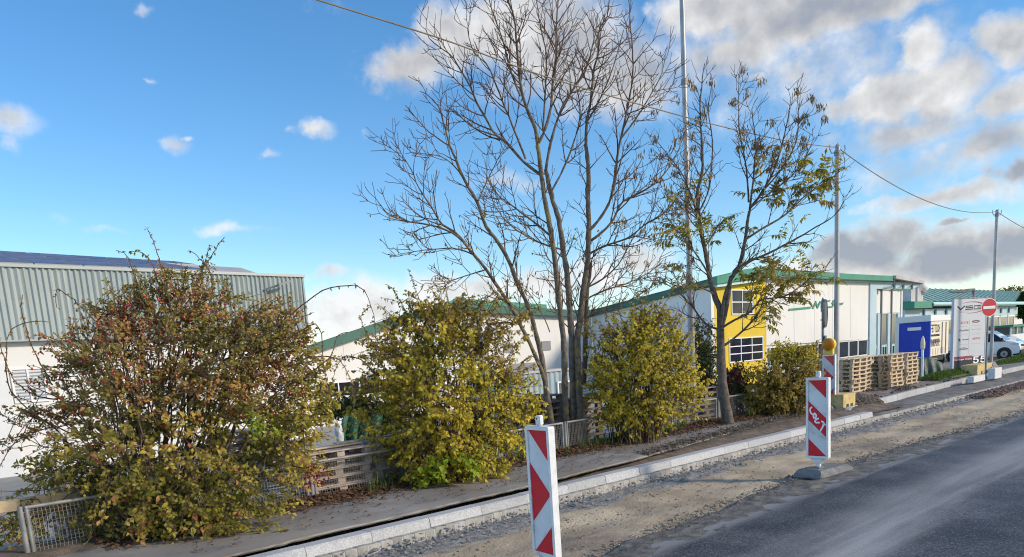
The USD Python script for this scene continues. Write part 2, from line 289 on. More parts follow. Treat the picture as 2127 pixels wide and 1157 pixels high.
m_rubber = mat('recycled_rubber', (.12, .122, .125), .85, (.19, .192, .195), 12, 6, bump=.6, bscale=70, bdist=.006)
m_steel = mat('galvanised_steel', (.18, .18, .18), .6, (.30, .30, .30), 5, 6, metal=.2, extra=((.16, .11, .075), 6, .55, .72, .6))
m_polesteel = mat('pole_steel', (.30, .295, .30), .45, (.40, .39, .395), 3, 5, metal=.3, extra=((.26, .23, .21), 4, .58, .72, .5))
m_wire = mat('fence_wire', (.22, .215, .20), .6, (.30, .28, .25), 20, 3, metal=.3)
m_greypaint = mat('grey_paint', (.22, .22, .23), .5)
m_darkplate = mat('dark_plate', (.06, .06, .065), .5)
m_cable = mat('cable', (.16, .12, .08), .7, (.24, .19, .13), 3, 3)
m_yconc = mat('yellow_concrete', (.50, .36, .12), .85, (.58, .46, .22), 6, 6, bump=.4, bscale=40, extra=((.30, .26, .19), 5, .52, .68, .8))
m_block = mat('pale_concrete', (.52, .52, .51), .85, (.62, .62, .61), 6, 5, bump=.3)
m_amber = usdkit.material(stage, '/World/Looks/amber_lens', {'v': ('voronoi_texture', dict(scale=90.)), 'g': ('geometry', {}), 'b': ('bump', dict(strength=.5, distance=.004)), 'p': ('principled_bsdf', dict(base_color=(.85, .27, .01), roughness=.25, transmission_weight=.15))}, [('g.position', 'v.vector'), ('v.distance', 'b.height'), ('b.normal', 'p.normal')], surface='p.BSDF')
m_lampyellow = mat('yellow_plastic', (.75, .56, .03), .5, (.62, .46, .04), 9, 4)
m_woods = [mat(f'pallet_wood_{k}', tuple(np.array((.42, .31, .20)) * t), .85, tuple(np.array((.58, .46, .32)) * t), 9, 6, coord='obj', bump=.3, bscale=60) for k, t in (('pale', 1.05), ('mid', .9), ('grey', .72))]
m_woodold = [mat(f'weathered_wood_{k}', tuple(np.array((.23, .18, .155)) * t), .9, tuple(np.array((.37, .30, .26)) * t), 7, 6, coord='obj', bump=.35, bscale=50) for k, t in (('brown', 1.35), ('grey', .75), ('dark', .6))]
m_timber = mat('planed_timber', (.62, .44, .24), .8, (.70, .53, .32), 4, 5)
m_tarp = mat('green_tarpaulin', (.012, .04, .03), .55, (.025, .065, .048), 3, 5, bump=.5, bscale=6, bdist=.05)
m_tarpl = mat('green_sheet', (.03, .13, .085), .5, (.06, .19, .125), 3, 5, bump=.5, bscale=7, bdist=.05)
m_render = mat('white_render', (.62, .61, .575), .9, (.68, .67, .64), .6, 5, bump=.12, bscale=80, bdist=.003, extra=((.55, .53, .48), .8, .62, .8, .35))
def wallmat(name, c, dirt, amount):
    n = {'g': ('geometry', {}), 'm': ('mapping', dict(scale=(1.6, 1.6, .14))), 'n1': ('noise_texture', dict(scale=1., detail=6., roughness=.65)), 'n2': ('noise_texture', dict(scale=.35, detail=5., roughness=.6)), 'n3': ('noise_texture', dict(scale=90., detail=3.)),
         'r1': ('map_range', dict(from_min=.5, from_max=.8, to_min=0., to_max=amount, clamp=True)), 'r2': ('map_range', dict(from_min=.4, from_max=.75, to_min=0., to_max=amount * .6, clamp=True)), 'a': ('math', dict(math_type='add')),
         'x': ('mix', dict(mix_type='mix', color1=c, color2=dirt)), 'b': ('bump', dict(strength=.2, distance=.004)), 'p': ('principled_bsdf', dict(roughness=.9))}
    return usdkit.material(stage, '/World/Looks/' + name, n, [('g.position', 'm.vector'), ('m.vector', 'n1.vector'), ('g.position', 'n2.vector'), ('g.position', 'n3.vector'), ('n1.fac', 'r1.value'), ('n2.fac', 'r2.value'), ('r1.result', 'a.value1'), ('r2.result', 'a.value2'), ('a.value', 'x.fac'), ('x.color', 'p.base_color'), ('n3.fac', 'b.height'), ('b.normal', 'p.normal')], surface='p.BSDF')
m_render = wallmat('white_wall_render', (.68, .67, .64), (.46, .44, .39), .32)
m_renderg = mat('grey_render', (.60, .61, .61), .9, (.66, .67, .67), .6, 5)
m_yellow = wallmat('yellow_render', (.66, .47, .03), (.42, .31, .06), .6)
m_green = mat('green_fascia', (.035, .20, .125), .55, (.05, .235, .15), 1.2, 4)
m_greendk = mat('dark_green_fascia', (.015, .085, .06), .55, (.025, .12, .085), 1.2, 4)
m_greenroof = mat('green_sheet_roof', (.20, .33, .285), .5, (.26, .39, .34), 1., 4)
m_roofgrey = mat('roof_sheet', (.36, .34, .33), .7, (.46, .44, .43), .8, 4)
m_clad = wallmat('corrugated_cladding', (.36, .41, .40), (.20, .225, .215), .8)
m_trim = mat('grey_trim', (.30, .33, .33), .5, metal=.3)
m_solar = mat('solar_glass', (.10, .115, .19), .45, (.14, .15, .23), .8, 3)
m_solarf = mat('solar_frame', (.45, .46, .48), .4, metal=.7)
m_blue = mat('pale_blue_paint', (.36, .48, .54), .5, (.42, .53, .58), 1.2, 3)
m_mint = mat('mint_frame', (.42, .62, .60), .5)
m_pane = glassmat('window_dark', (.018, .019, .022)); m_panegrey = glassmat('window_grey', (.14, .15, .145), .12)
m_framew = mat('window_frame', (.70, .70, .69), .5)
m_blind = mat('blind', (.55, .56, .58), .6)
m_curtain = mat('blue_curtain', (.006, .035, .40), .4, (.008, .05, .47), 1.4, 4, bump=.25, bscale=3, bdist=.05)
m_tan = mat('cream_panel', (.66, .58, .44), .6, (.72, .64, .50), 1.5, 4, extra=((.45, .37, .27), 5, .6, .78, .5))
m_black = mat('black_plastic', (.015, .015, .017), .5); m_tyre = mat('tyre', (.018, .018, .019), .85)
m_carwhite = mat('white_car_paint', (.76, .77, .79), .25, coat=.8); m_carblack = mat('black_car_paint', (.012, .012, .016), .2, coat=.8)
m_rim = mat('wheel_rim', (.36, .37, .39), .35, metal=.8); m_lens = mat('lamp_lens', (.55, .57, .6), .15, coat=.6)
m_signw = mat('sign_white', (.47, .49, .52), .5, (.50, .52, .55), 1.5, 3); m_signd = mat('sign_dark', (.05, .05, .062), .7, spec=.15); m_crim = mat('sign_crimson', (.24, .012, .06), .45)
m_ink = mat('print_navy', (.012, .015, .03), .5); m_inkr = mat('print_red', (.45, .03, .04), .5); m_inkg = mat('print_grey', (.28, .29, .31), .5); m_inkw = mat('print_white', (.8, .8, .8), .5)
m_bark = mat('ash_bark', (.085, .067, .052), .95, (.20, .16, .12), 14, 6, bump=.9, bscale=38, bdist=.02, extra=((.30, .22, .07), 2.6, .55, .68, .8))
m_bark2 = mat('grey_bark', (.07, .058, .05), .95, (.155, .132, .11), 14, 6, bump=.9, bscale=38, bdist=.02)
m_twig = mat('ash_twig', (.08, .043, .03), .9, (.15, .085, .053), 5, 4)
m_cane = mat('shrub_stem', (.09, .055, .035), .9, (.15, .095, .06), 6, 4)
m_hip = mat('rose_hip', (.48, .02, .026), .35, (.34, .014, .018), 20, 2)
m_seed = islandmat('ash_keys', [(0, (.26, .18, .09)), (1, (.44, .32, .17))])
L_rose = leafmat('rose_foliage', [(0, (.18, .17, .035)), (.2, (.34, .27, .06)), (.36, (.54, .28, .085)), (.5, (.60, .17, .09)), (.66, (.52, .075, .07)), (.85, (.52, .06, .065)), (1, (.68, .27, .13))], var=.45, trans=.38)
L_mixed = leafmat('mixed_autumn_foliage', [(0, (.17, .16, .03)), (.18, (.34, .29, .045)), (.32, (.60, .44, .08)), (.5, (.66, .36, .12)), (.7, (.62, .22, .11)), (.88, (.54, .13, .085)), (1, (.40, .12, .08))], trans=.38)
L_gold = leafmat('golden_foliage', [(0, (.32, .27, .025)), (.18, (.52, .43, .035)), (.45, (.80, .60, .065)), (.85, (.90, .68, .16)), (1, (.68, .43, .10))], trans=.38)
L_olive = leafmat('olive_foliage', [(0, (.26, .20, .04)), (.4, (.48, .34, .06)), (.75, (.62, .42, .09)), (1, (.56, .24, .085))], trans=.38)
L_green = leafmat('green_foliage', [(0, (.03, .06, .012)), (.5, (.075, .12, .018)), (1, (.20, .21, .03))])
L_lime = leafmat('lime_foliage', [(0, (.22, .30, .02)), (1, (.42, .45, .03))])
L_redf = leafmat('scarlet_foliage', [(0, (.14, .02, .02)), (.6, (.30, .03, .03)), (1, (.30, .12, .03))])
L_far = leafmat('far_tree_foliage', [(0, (.10, .10, .02)), (.6, (.28, .23, .03)), (1, (.36, .25, .04))])
L_litter = islandmat('fallen_leaves', [(0, (.11, .055, .025)), (.4, (.22, .115, .04)), (.7, (.32, .19, .06)), (1, (.40, .29, .11))])
L_grass = leafmat('grass_blades', [(0, (.07, .12, .02)), (.6, (.13, .21, .03)), (1, (.24, .26, .06))])
L_dry = leafmat('dry_grass', [(0, (.20, .16, .06)), (1, (.38, .31, .14))])
LP = [leafmat(f'leaf_{k}', [(0, tuple(np.array(c) * .8)), (1, c)]) for k, c in (('yellow', (.56, .41, .04)), ('olive', (.30, .27, .03)), ('green', (.22, .23, .035)), ('orange', (.58, .32, .11)), ('russet', (.46, .16, .09)), ('dull', (.46, .34, .11)))]
m_stone = islandmat('loose_stone', [(0, (.24, .20, .15)), (.5, (.40, .335, .25)), (.8, (.52, .45, .35)), (1, (.64, .58, .50))], .9)
m_clod = islandmat('soil_clod', [(0, (.11, .085, .065)), (1, (.27, .21, .165))], .95)
m_crumb = islandmat('asphalt_crumb', [(0, (.09, .088, .085)), (.6, (.18, .17, .155)), (1, (.38, .34, .29))], .9)
m_haunch = islandmat('concrete_crumb', [(0, (.20, .20, .20)), (.7, (.38, .38, .375)), (1, (.52, .51, .49))], .9)
# ------------------------------------------------------------------ ground, road, pavement
ZR = -.20
def struct(name, m, mt, **k): return obj(name, m, mt, None, k.pop('smooth', True), kind='structure', **k)
struct('ground', grid(-900, 1500, -900, 1500, 40, 40, lambda x, y: np.full_like(x, -1.6)), m_land)
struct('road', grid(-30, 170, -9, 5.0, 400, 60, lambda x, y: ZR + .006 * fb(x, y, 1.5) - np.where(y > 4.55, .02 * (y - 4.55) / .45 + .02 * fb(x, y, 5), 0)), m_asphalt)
def oldroad(x, y):
    e = np.interp(x, [0, 6, 9, 11, 15, 18, 21, 30, 60], [5.15, 5.2, 5.5, 5.55, 5.45, 5.2, 5.0, 4.95, 4.9]) + .35 * fb(x, x * 0, .9, 4, 3) + .12 * fb(x, x * 0, 5, 3, 5)
    t = (y - 4.4) / 1.6
    return x, 4.5 + (e - 4.5) * np.clip(t, 0, 1), ZR - .012 + .05 * fb(x, y, 3.5, 5, 4) * np.clip(t * 3, 0, 1) * np.clip((1 - t) * 4 + .3, 0, 1) - .06 * (t > .93)
struct('road_edge', grid(-10, 60, 4.4, 6.0, 700, 26, oldroad), m_oldroad)
struct('gravel_strip', grid(-12, 130, 4.3, 7.6, 900, 70, lambda x, y: -.262 + .075 * fb(x, y, 1.2, 6, 7) + .03 * fb(x, y, 9, 3, 9) - .012 * np.cos((y - 5.5) * 7)), m_gravel)
def rub(x, y):
    e = 6.9 + .4 * fb(x, x * 0, .8, 4, 13); t = (y - 6) / 1.55
    yy = e + (7.55 - e) * t
    return x, yy, -.285 + .05 * t ** .7 + .075 * fb(x, yy, 4.5, 5, 12) * (1 - t * .6) + .03 * fb(x, yy, 16, 3, 2)
struct('concrete_haunch', grid(-8, 60, 6, 7.55, 900, 30, rub), m_rubble)
def pav(x, y):
    t = (y - 8) / 1.5
    f = 7.99 + np.interp(x, [-10, 4, 8, 11, 15, 18, 19.5], [0, 0, .06, .22, .75, 1.15, 1.4]) + .10 * fb(x, x * 0, 1.1, 4, 21) + .05 * fb(x, x * 0, 7, 3, 22)
    return x, f + (9.75 - f) * np.clip(t, 0, 1), .062 + .018 * fb(x, y, .8, 4, 23) - .02 * np.clip(.12 - t, 0, 1) / .12
P, Fc = grid(-20, 19.6, 8, 9.5, 700, 24, pav)
n_ = 700; front = P.reshape(n_, 24, 3)[:, 0]; low = front.copy(); low[:, 2] = .0; low[:, 1] += .02 + .04 * fb(front[:, 0], front[:, 0] * 0, 9, 3, 31)
midv = (front + low) / 2; midv[:, 1] += -.015 + .05 * fb(front[:, 0], front[:, 0] * 0, 12, 3, 33)
pb = MB().add(P, Fc)
deep = low + [0, .3, -.01]
for a, b in ((deep, low), (low, midv), (midv, front)):
    i = np.arange(n_ - 1); pb.add(np.vstack([a, b]), np.vstack([np.stack([i, i + 1, n_ + i + 1], 1), np.stack([i, n_ + i + 1, n_ + i], 1)]))
struct('pavement', pb, m_pave, smooth=40)
struct('trench_soil', grid(-20, 22, 7.85, 9.6, 500, 30, lambda x, y: -.085 + .05 * fb(x, y, 3, 4, 41) + .10 * np.clip(x - 8, 0, 6) / 6 * np.clip((y - 8.0) * 2.5, 0, 1)), m_soil)
struct('soil_strip', grid(-20, 20, 9.45, 10.6, 400, 20, lambda x, y: .055 + .035 * fb(x, y, 2.5, 4, 43) + .05 * np.clip((y - 9.6) / .3, 0, 1)), m_soil)
def k2y(x): return np.interp(x, [19.5, 20.5, 23.4, 26.3, 30, 34.4, 39, 60], [8.25, 8.62, 8.87, 9.08, 9.2, 9.28, 9.35, 9.6])
struct('driveway_bed', grid(19.0, 34, 0, 1, 300, 30, lambda x, t: (x, k2y(x) + .10 + t * (10.9 - k2y(x)), -.05 + .07 * fb(x, t, 1.6, 5, 44) + .10 * np.clip(t - .2, 0, 1) + .05 * fb(x, t * 3, 4, 4, 48))), m_brownbed)
struct('mortar_bed', grid(18.5, 60, 0, 1, 500, 16, lambda x, t: (x, 7.63 + t * (k2y(x) - 7.59), -.155 + .03 * fb(x, t, 2.5, 5, 45) + .05 * np.sin(t * PI))), m_mortar)
struct('driveway', grid(30.5, 160, 0, 1, 200, 90, lambda x, t: (x, k2y(x) + .08 + t * (60 - k2y(x)), -.04 + .015 * fb(x, t, 1, 3, 46) - .4 * np.clip((k2y(x) + .08 + t * (60 - k2y(x)) - 10.5) / 5, 0, 1))), m_pave)
struct('yard', grid(-40, 90, 10.3, 80, 200, 80, lambda x, y: -.06 - .4 * np.clip((y - 10.5) / 5, 0, 1) - .001 * (y > 12)), m_yard)
def hump(x, y):
    return -.26 + .55 * np.clip((x - 43.5) / 5, 0, 1) ** 1.2 * np.exp(-((y - 10.9) / 1.3) ** 2) + .03 * fb(x, y, 1.2, 4, 52)
struct('grass_bank', grid(38, 75, 9.75, 14.5, 160, 40, hump), m_grassbase)
def verge(x, y): return -.02 + .16 * np.sin(np.clip((y - 9.8) / 1.2, 0, 1) * PI) * np.clip((x - 31.4) / 1, 0, 1) * np.clip((37 - x), 0, 1) + .03 * fb(x, y, 2, 4, 53)
struct('grass_verge', grid(31.2, 37.2, 9.85, 11.2, 70, 30, verge), m_grassbase)
# ------------------------------------------------------------------ kerbs and setts
kerb = thing('kerb', 'pale new granite kerb with bevelled edge beside the old pavement', 'kerb')
x = -9.0; k = 0
while x < 19.3:
    L = .865; L = min(L, 19.4 - x); dy = rng.normal(0, .004); dz = rng.normal(0, .003)
    pr = [(7.645 + dy, -.30), (7.87 + dy, -.30), (7.87 + dy, dz), (7.685 + dy, dz), (7.66 + dy, -.02 + dz), (7.645 + dy, -.12)]
    obj('kerb_stone', MB().prism(pr, (x + .004, 0, 0), (0, 1, 0), (0, 0, 1), (L - .008, 0, 0)), m_kerbs[[0, 0, 1, 0, 2][rng.integers(5)]], kerb); x += .865; k += 1
obj('joint_mortar', box((-9, 7.67, -.29), (19.38, 7.86, -.014)), m_joint, kerb)
gut = thing('gutter', 'row of square concrete setts along the lower front of the kerb', 'gutter')
x = 2.6; k = 0
while k < 298:
    s = .152 + rng.uniform(-.006, .006); dy = rng.normal(0, .003); dz = rng.normal(0, .002)
    v, f = rbox((x, 7.545 + dy, -.30), (x + s, 7.64, -.118 + dz), .007)
    obj('sett', (v, f), m_setts[[0, 1, 1, 2, 0, 3][rng.integers(6)]], gut); x += .163; k += 1
XG = x
obj('joint_mortar', box((-9, 7.549, -.30), (60, 7.643, -.124)), m_joint, gut)
fs = MB(); x = -9.0
while x < 2.55: fs.add(*rbox((x, 7.545, -.3), (x + .152, 7.64, -.118), .012)); x += .163
x = XG
while x < 60: fs.add(*rbox((x, 7.545, -.3), (x + .152, 7.64, -.118), .012)); x += .163
obj('sett_row', fs, m_setts[1], gut, kind='stuff')
kb2 = thing('kerb', 'second pale kerb set back along the driveway bed, curving off from the first', 'kerb')
xs = np.arange(19.6, 60, .98)
for a in xs:
    b = a + .97; p = np.array([a, k2y(a), 0]); q = np.array([b, k2y(b), 0]); d = (q - p) / np.linalg.norm(q - p); nrm = np.array([-d[1], d[0], 0])
    pr = [(0, -.3), (.14, -.3), (.14, .0), (.02, .0), (0, -.02)]
    z0 = .025 + rng.normal(0, .003); obj('kerb_stone', MB().prism(pr, p + [0, 0, z0], nrm, UP, d * np.linalg.norm(q - p) * .993), m_kerbs[rng.integers(3)], kb2)
# ------------------------------------------------------------------ loose stones, clods, crumbs, litter: countless
ICO = trimesh.creation.icosphere(0); ICV, ICF = np.array(ICO.vertices), np.array(ICO.faces)
def stones(name, P, S, mt, label, cat, flat=.6, jit=.25):
    n = len(P); v = ICV[None] * (1 + rng.uniform(-jit, jit, (n, 12, 1))) * rng.uniform(.6, 1.3, (n, 1, 3)) * np.array([1, 1, flat]) * S[:, None, None]
    a = rng.uniform(0, 2 * PI, n); c, s = np.cos(a)[:, None], np.sin(a)[:, None]
    v = np.stack([v[..., 0] * c - v[..., 1] * s, v[..., 0] * s + v[..., 1] * c, v[..., 2]], -1) + P[:, None]
    f = (ICF[None] + 12 * np.arange(n)[:, None, None]).reshape(-1, 3)
    return tag(obj(name, (v.reshape(-1, 3), f), mt), label, cat, kind='stuff')
def gz(x, y): return -.262 + .075 * fb(x, y, 1.2, 6, 7) + .03 * fb(x, y, 9, 3, 9) - .012 * np.cos((y - 5.5) * 7)
def scatter(n, x0, x1, fy, p=1.6):
    x = x0 + (x1 - x0) * rng.random(n) ** p; return x, fy(x, n)
x, y = scatter(7000, 3, 48, lambda x, n: 5.3 + 1.9 * rng.random(n)); keep = fb(x, y, .7, 4, 61) > -.05
x, y = x[keep], y[keep]; S = .005 + .016 * rng.random(len(x)) ** 3.5
stones('gravel_stones', np.stack([x, y, gz(x, y) + .3 * S], 1), S, m_stone, 'loose pale stones scattered on the tan gravel strip', 'gravel')
x, y = scatter(3800, 3, 45, lambda x, n: np.interp(x, [0, 6, 9, 11, 15, 18, 21, 30, 60], [5.15, 5.2, 5.5, 5.55, 5.45, 5.2, 5.0, 4.95, 4.9]) + rng.normal(.05, .09, n))
S = .006 + .026 * rng.random(len(x)) ** 4
stones('edge_stones', np.stack([x, y, np.maximum(gz(x, y), ZR - .03) + .35 * S], 1), S, m_stone, 'ragged line of loose stones along the broken asphalt edge', 'stones')
x, y = scatter(3600, 3, 45, lambda x, n: np.interp(x, [0, 6, 9, 11, 15, 18, 21, 30, 60], [5.15, 5.2, 5.5, 5.55, 5.45, 5.2, 5.0, 4.95, 4.9]) - .20 + rng.normal(0, .10, n))
S = .004 + .011 * rng.random(len(x)) ** 3
stones('asphalt_crumbs', np.stack([x, y, np.full(len(x), ZR) + .2 * S], 1), S, m_crumb, 'dark crumbs of broken asphalt along the road edge', 'crumbs')
x, y = scatter(5000, 3, 46, lambda x, n: 7.49 - np.abs(rng.normal(0, .24, n))); S = .006 + .026 * rng.random(len(x)) ** 3.2
t = np.clip((y - 6.7) / .85, 0, 1)
stones('haunch_crumbs', np.stack([x, y, -.25 + .075 * t + .03 * rng.normal(0, 1, len(x)) + .3 * S], 1), S, m_haunch, 'grey lumps of dried concrete in front of the setts', 'rubble')
x, y = scatter(2600, 26, 44, lambda x, n: 7.2 + rng.normal(0, .22, n), 1.1); S = .02 + .05 * rng.random(len(x)) ** 2.5
stones('reddish_stones', np.stack([x, np.minimum(y, 7.52), -.20 + .05 * rng.random(len(x))], 1), S, islandmat('reddish_stone', [(0, (.16, .10, .075)), (.6, (.32, .22, .17)), (1, (.52, .44, .37))]), 'heap of reddish stones in front of the far setts', 'stones')
x, y = scatter(2400, 11, 19.4, lambda x, n: np.interp(x, [11, 15, 18, 19.5], [8.35, 8.75, 9.1, 9.2]) + rng.normal(0, .13, n), 1.0); S = .008 + .028 * rng.random(len(x)) ** 3
stones('soil_clods', np.stack([x, y, .05 + .05 * rng.random(len(x))], 1), S, m_clod, 'dark clods of dug soil heaped along the broken pavement', 'soil')
x = rng.uniform(19, 33, 5500); y = k2y(x) + .2 + rng.random(5500) ** .8 * 1.9; keep = fb(x, y, .9, 4, 63) > .0; x, y = x[keep], y[keep]; S = .012 + .05 * rng.random(len(x)) ** 3
stones('driveway_rubble', np.stack([x, y, .0 + .06 * rng.random(len(x))], 1), S, m_clod, 'brown clods and stones on the bare strip before the pallets', 'rubble')
c0 = gnd(1795, 838, 0); a, r = rng.uniform(0, 2 * PI, 900), rng.random(900) ** .5
hx, hy = c0[0] + .95 * r * np.cos(a), c0[1] + .5 * r * np.sin(a) + .15
stones('soil_heap', np.stack([hx, hy, -.02 + .26 * (1 - r ** 1.5)], 1), .035 + .05 * rng.random(900), m_clod, 'small heap of dark soil behind the kerb end', 'soil heap')
def flatleaves(P, L, tilt=.5):
    n = len(P); a = rng.uniform(0, 2 * PI, n); D = np.stack([np.cos(a), np.sin(a), rng.normal(0, tilt * .4, n)], 1); D /= np.linalg.norm(D, axis=1, keepdims=True)
    N = np.stack([rng.normal(0, tilt, n), rng.normal(0, tilt, n), np.ones(n)], 1); return leaves(P, D, N, L, L * .3)
def leaves(P, D, N, L, Wd, fold=.35, droop=.22):
    S = np.cross(D, N); S /= np.linalg.norm(S, axis=1, keepdims=True) + 1e-9; N = np.cross(S, D)
    L, Wd = L[:, None], Wd[:, None]; n = len(P)
    mid = P + D * L * .5 + N * L * .05; tip = P + D * L - N * L * droop
    l = P + D * L * .46 + S * Wd + N * Wd * fold; r = P + D * L * .46 - S * Wd + N * Wd * fold
    v = np.stack([P, mid, tip, l, r], 1).reshape(-1, 3)
    return v, (np.array([[0, 1, 3], [1, 2, 3], [0, 4, 1], [1, 4, 2]])[None] + 5 * np.arange(n)[:, None, None]).reshape(-1, 3)
def bigleaf(p, d, nn, L, w, fold=.3, droop=.25):
    s = np.cross(d, nn); s /= np.linalg.norm(s) + 1e-9; nn = np.cross(s, d); v = [p]
    for t, q in ((.18, .62), (.48, 1.), (.78, .62)):
        c = p + d * L * t + nn * L * (.10 * math.sin(t * PI) - droop * t * t)
        v += [c + s * w * q + nn * w * q * fold, c, c - s * w * q + nn * w * q * fold]
    v.append(p + d * L - nn * L * droop * 1.1)
    f = [[0, 2, 1], [0, 3, 2], [7, 8, 10], [8, 9, 10]]
    for a in (1, 4): f += [[a, a + 1, a + 4], [a, a + 4, a + 3], [a + 1, a + 2, a + 5], [a + 1, a + 5, a + 4]]
    return np.array(v), np.array(f)
n = 15000; x = 2.5 + 17 * rng.random(n) ** 1.1; y = 9.92 - np.abs(rng.normal(0, .30, n)) + .10 * fb(x, x * 0, 1.2, 3, 71) * 2 + .1
kp = (fb(x, y, .9, 3, 72) + .25 * (x > 8) > -.16); x, y = x[kp], y[kp]
tag(obj('leaf_litter', flatleaves(np.stack([x, y, .075 + .03 * rng.random(len(x)) + .05 * np.clip((y - 9.6) / .3, 0, 1)], 1), .035 + .05 * rng.random(len(x))), L_litter), 'brown and yellow fallen leaves along the back of the pavement', 'fallen leaves', kind='stuff')
n = 1000; x = rng.uniform(3, 19, n); y = rng.uniform(8.2, 9.5, n)
tag(obj('loose_leaves', flatleaves(np.stack([x, y, np.full(n, .082)], 1), .03 + .035 * rng.random(n), .25), L_litter), 'few single dry leaves lying about the pavement', 'fallen leaves', kind='stuff')
def grass(name, P, Hh, mt, label, cat='grass', lean=.35, w=.008):
    n = len(P); a = rng.uniform(0, 2 * PI, n); le = np.abs(rng.normal(0, lean, n)); D = np.stack([np.cos(a) * le, np.sin(a) * le, np.ones(n)], 1); D /= np.linalg.norm(D, axis=1, keepdims=True)
    N = np.stack([np.cos(a), np.sin(a), np.zeros(n)], 1) + rng.normal(0, .3, (n, 3))
    return tag(obj(name, leaves(P, D, N, Hh, np.full(n, w), .1, .12), mt), label, cat, kind='stuff')
x, y = rng.uniform(31.4, 37, 5200), rng.uniform(9.95, 11.15, 5200)
grass('verge_grass', np.stack([x, y, verge(x, y)], 1), .05 + .11 * rng.random(5200), L_grass, 'short green grass in front of the white company sign', w=.016)
x, y = rng.uniform(39, 62, 12000), rng.uniform(9.8, 12.6, 12000)
grass('bank_grass', np.stack([x, y, hump(x, y)], 1), .05 + .10 * rng.random(12000), L_grass, 'green grass bank in front of the white van', w=.022)
x = rng.uniform(2.6, 19, 1700); y = 9.85 + rng.normal(0, .13, 1700); kp = fb(x, y, 1.4, 3, 81) > .02; x, y = x[kp], y[kp]
grass('fence_grass', np.stack([x, y, np.full(len(x), .09)], 1), .08 + .2 * rng.random(len(x)), L_grass, 'thin weedy grass along the foot of the low fence')
c0 = gnd(285, 1118, .03); x, y = c0[0] + rng.normal(0, .07, 90), c0[1] + rng.normal(0, .05, 90)
tag(grass('dry_grass_tuft', np.stack([x, y, np.full(90, .03)], 1), .2 + .4 * rng.random(90), L_dry, 'tuft of tall dry grass before the big rose bush', 'grass tuft', .12, .006))
# ------------------------------------------------------------------ factory buildings
EX, EY = np.array([1., 0, 0]), np.array([0, 1., 0])
def wallbox(x0, x1, z0, z1, y, t=.2): return box((x0, y, z0), (x1, y + t, z1))
def facade(poly, y, t=.3): return MB().prism(poly, (0, y, 0), EX, UP, (0, t, 0))
def window(parent, x0, x1, z0, z1, y, cols=1, rows=1, glass=None, frame=None, fw=.06, dep=.09, name='window'):
    frame = frame or m_framew
    m = MB().box((x0, y - .05, z0), (x1, y + .04, z0 + fw)).box((x0, y - .05, z1 - fw), (x1, y + .04, z1))
    m.box((x0, y - .048, z0 + fw), (x0 + fw, y + .04, z1 - fw)).box((x1 - fw, y - .048, z0 + fw), (x1, y + .04, z1 - fw))
    w = obj(name, m, frame, parent)
    xs = np.linspace(x0 + fw, x1 - fw, cols + 1); zs = np.linspace(z0 + fw, z1 - fw, rows + 1); b = fw * .45
    for i in range(cols):
        for j in range(rows):
            obj('pane', box((xs[i] + .004, y - .012, zs[j] + .004), (xs[i + 1] - .004, y + .02, zs[j + 1] - .004)), glass or m_pane, w)
    for i in range(1, cols): obj('mullion', box((xs[i] - b, y - .042, z0 + fw), (xs[i] + b, y + .03, z1 - fw)), frame, w)
    for j in range(1, rows): obj('glazing_bar', box((x0 + fw, y - .036, zs[j] - b), (x1 - fw, y + .026, zs[j] + b)), frame, w)
    return w
# --- hall with corrugated cladding on the left
hall = thing('factory_hall', 'long white hall with grey corrugated cladding and solar panels on its roof', 'factory hall')
YH = 26.0
obj('wall', wallbox(-30, 14.5, -.7, 3.36, YH, .3), m_render, hall)
obj('end_wall', box((14.2, YH + .302, -.7), (14.48, 46, 5.3)), m_renderg, hall)
Xc = np.arange(-30, 14.56, .04); prof = .030 * np.clip(2.2 * np.sin(2 * PI * Xc / .166), -1, 1)
zt = lambda x: 5.43 - .0118 * (x - 5.26)
n_ = len(Xc); top = np.stack([Xc, YH - .22 + prof, zt(Xc)], 1); bot = np.stack([Xc, YH - .16 + prof, np.full(n_, 3.38)], 1)
i = np.arange(n_ - 1); obj('corrugated_cladding', (np.vstack([bot, top]), np.vstack([np.stack([i, i + 1, n_ + i + 1], 1), np.stack([i, n_ + i + 1, n_ + i], 1)])), m_clad, hall, 35)
obj('cladding_return', box((14.50, YH - .22, 3.39), (14.56, YH + 20, 5.28)), m_clad, hall)
obj('drip_trim', box((-30, YH - .26, 3.33), (14.56, YH - .002, 3.375)), m_trim, hall)
m = MB(); m.beam((-30, YH - .2, zt(-30) + .0), (14.6, YH - .2, zt(14.6) + .0), .16, .09); obj('eaves_trim', m, m_trim, hall)
rz0, rY0, rY1 = 5.42, YH + .1, 33.0
pA, pB = aty(0, 527, rY1), aty(500, 556, rY1)
def ridge(x): return pA + (pB - pA) * (x - pA[0]) / (pB[0] - pA[0])
xe0 = aty(552, 573, rY0)[0]; xe1 = pB[0]
roof = obj('roof', (np.array([[-30, rY0, zt(-30) + .0], [xe0, rY0, zt(xe0) + .0], ridge(xe1), ridge(-30)]), np.array([[0, 1, 2], [0, 2, 3]])), m_roofgrey, hall)
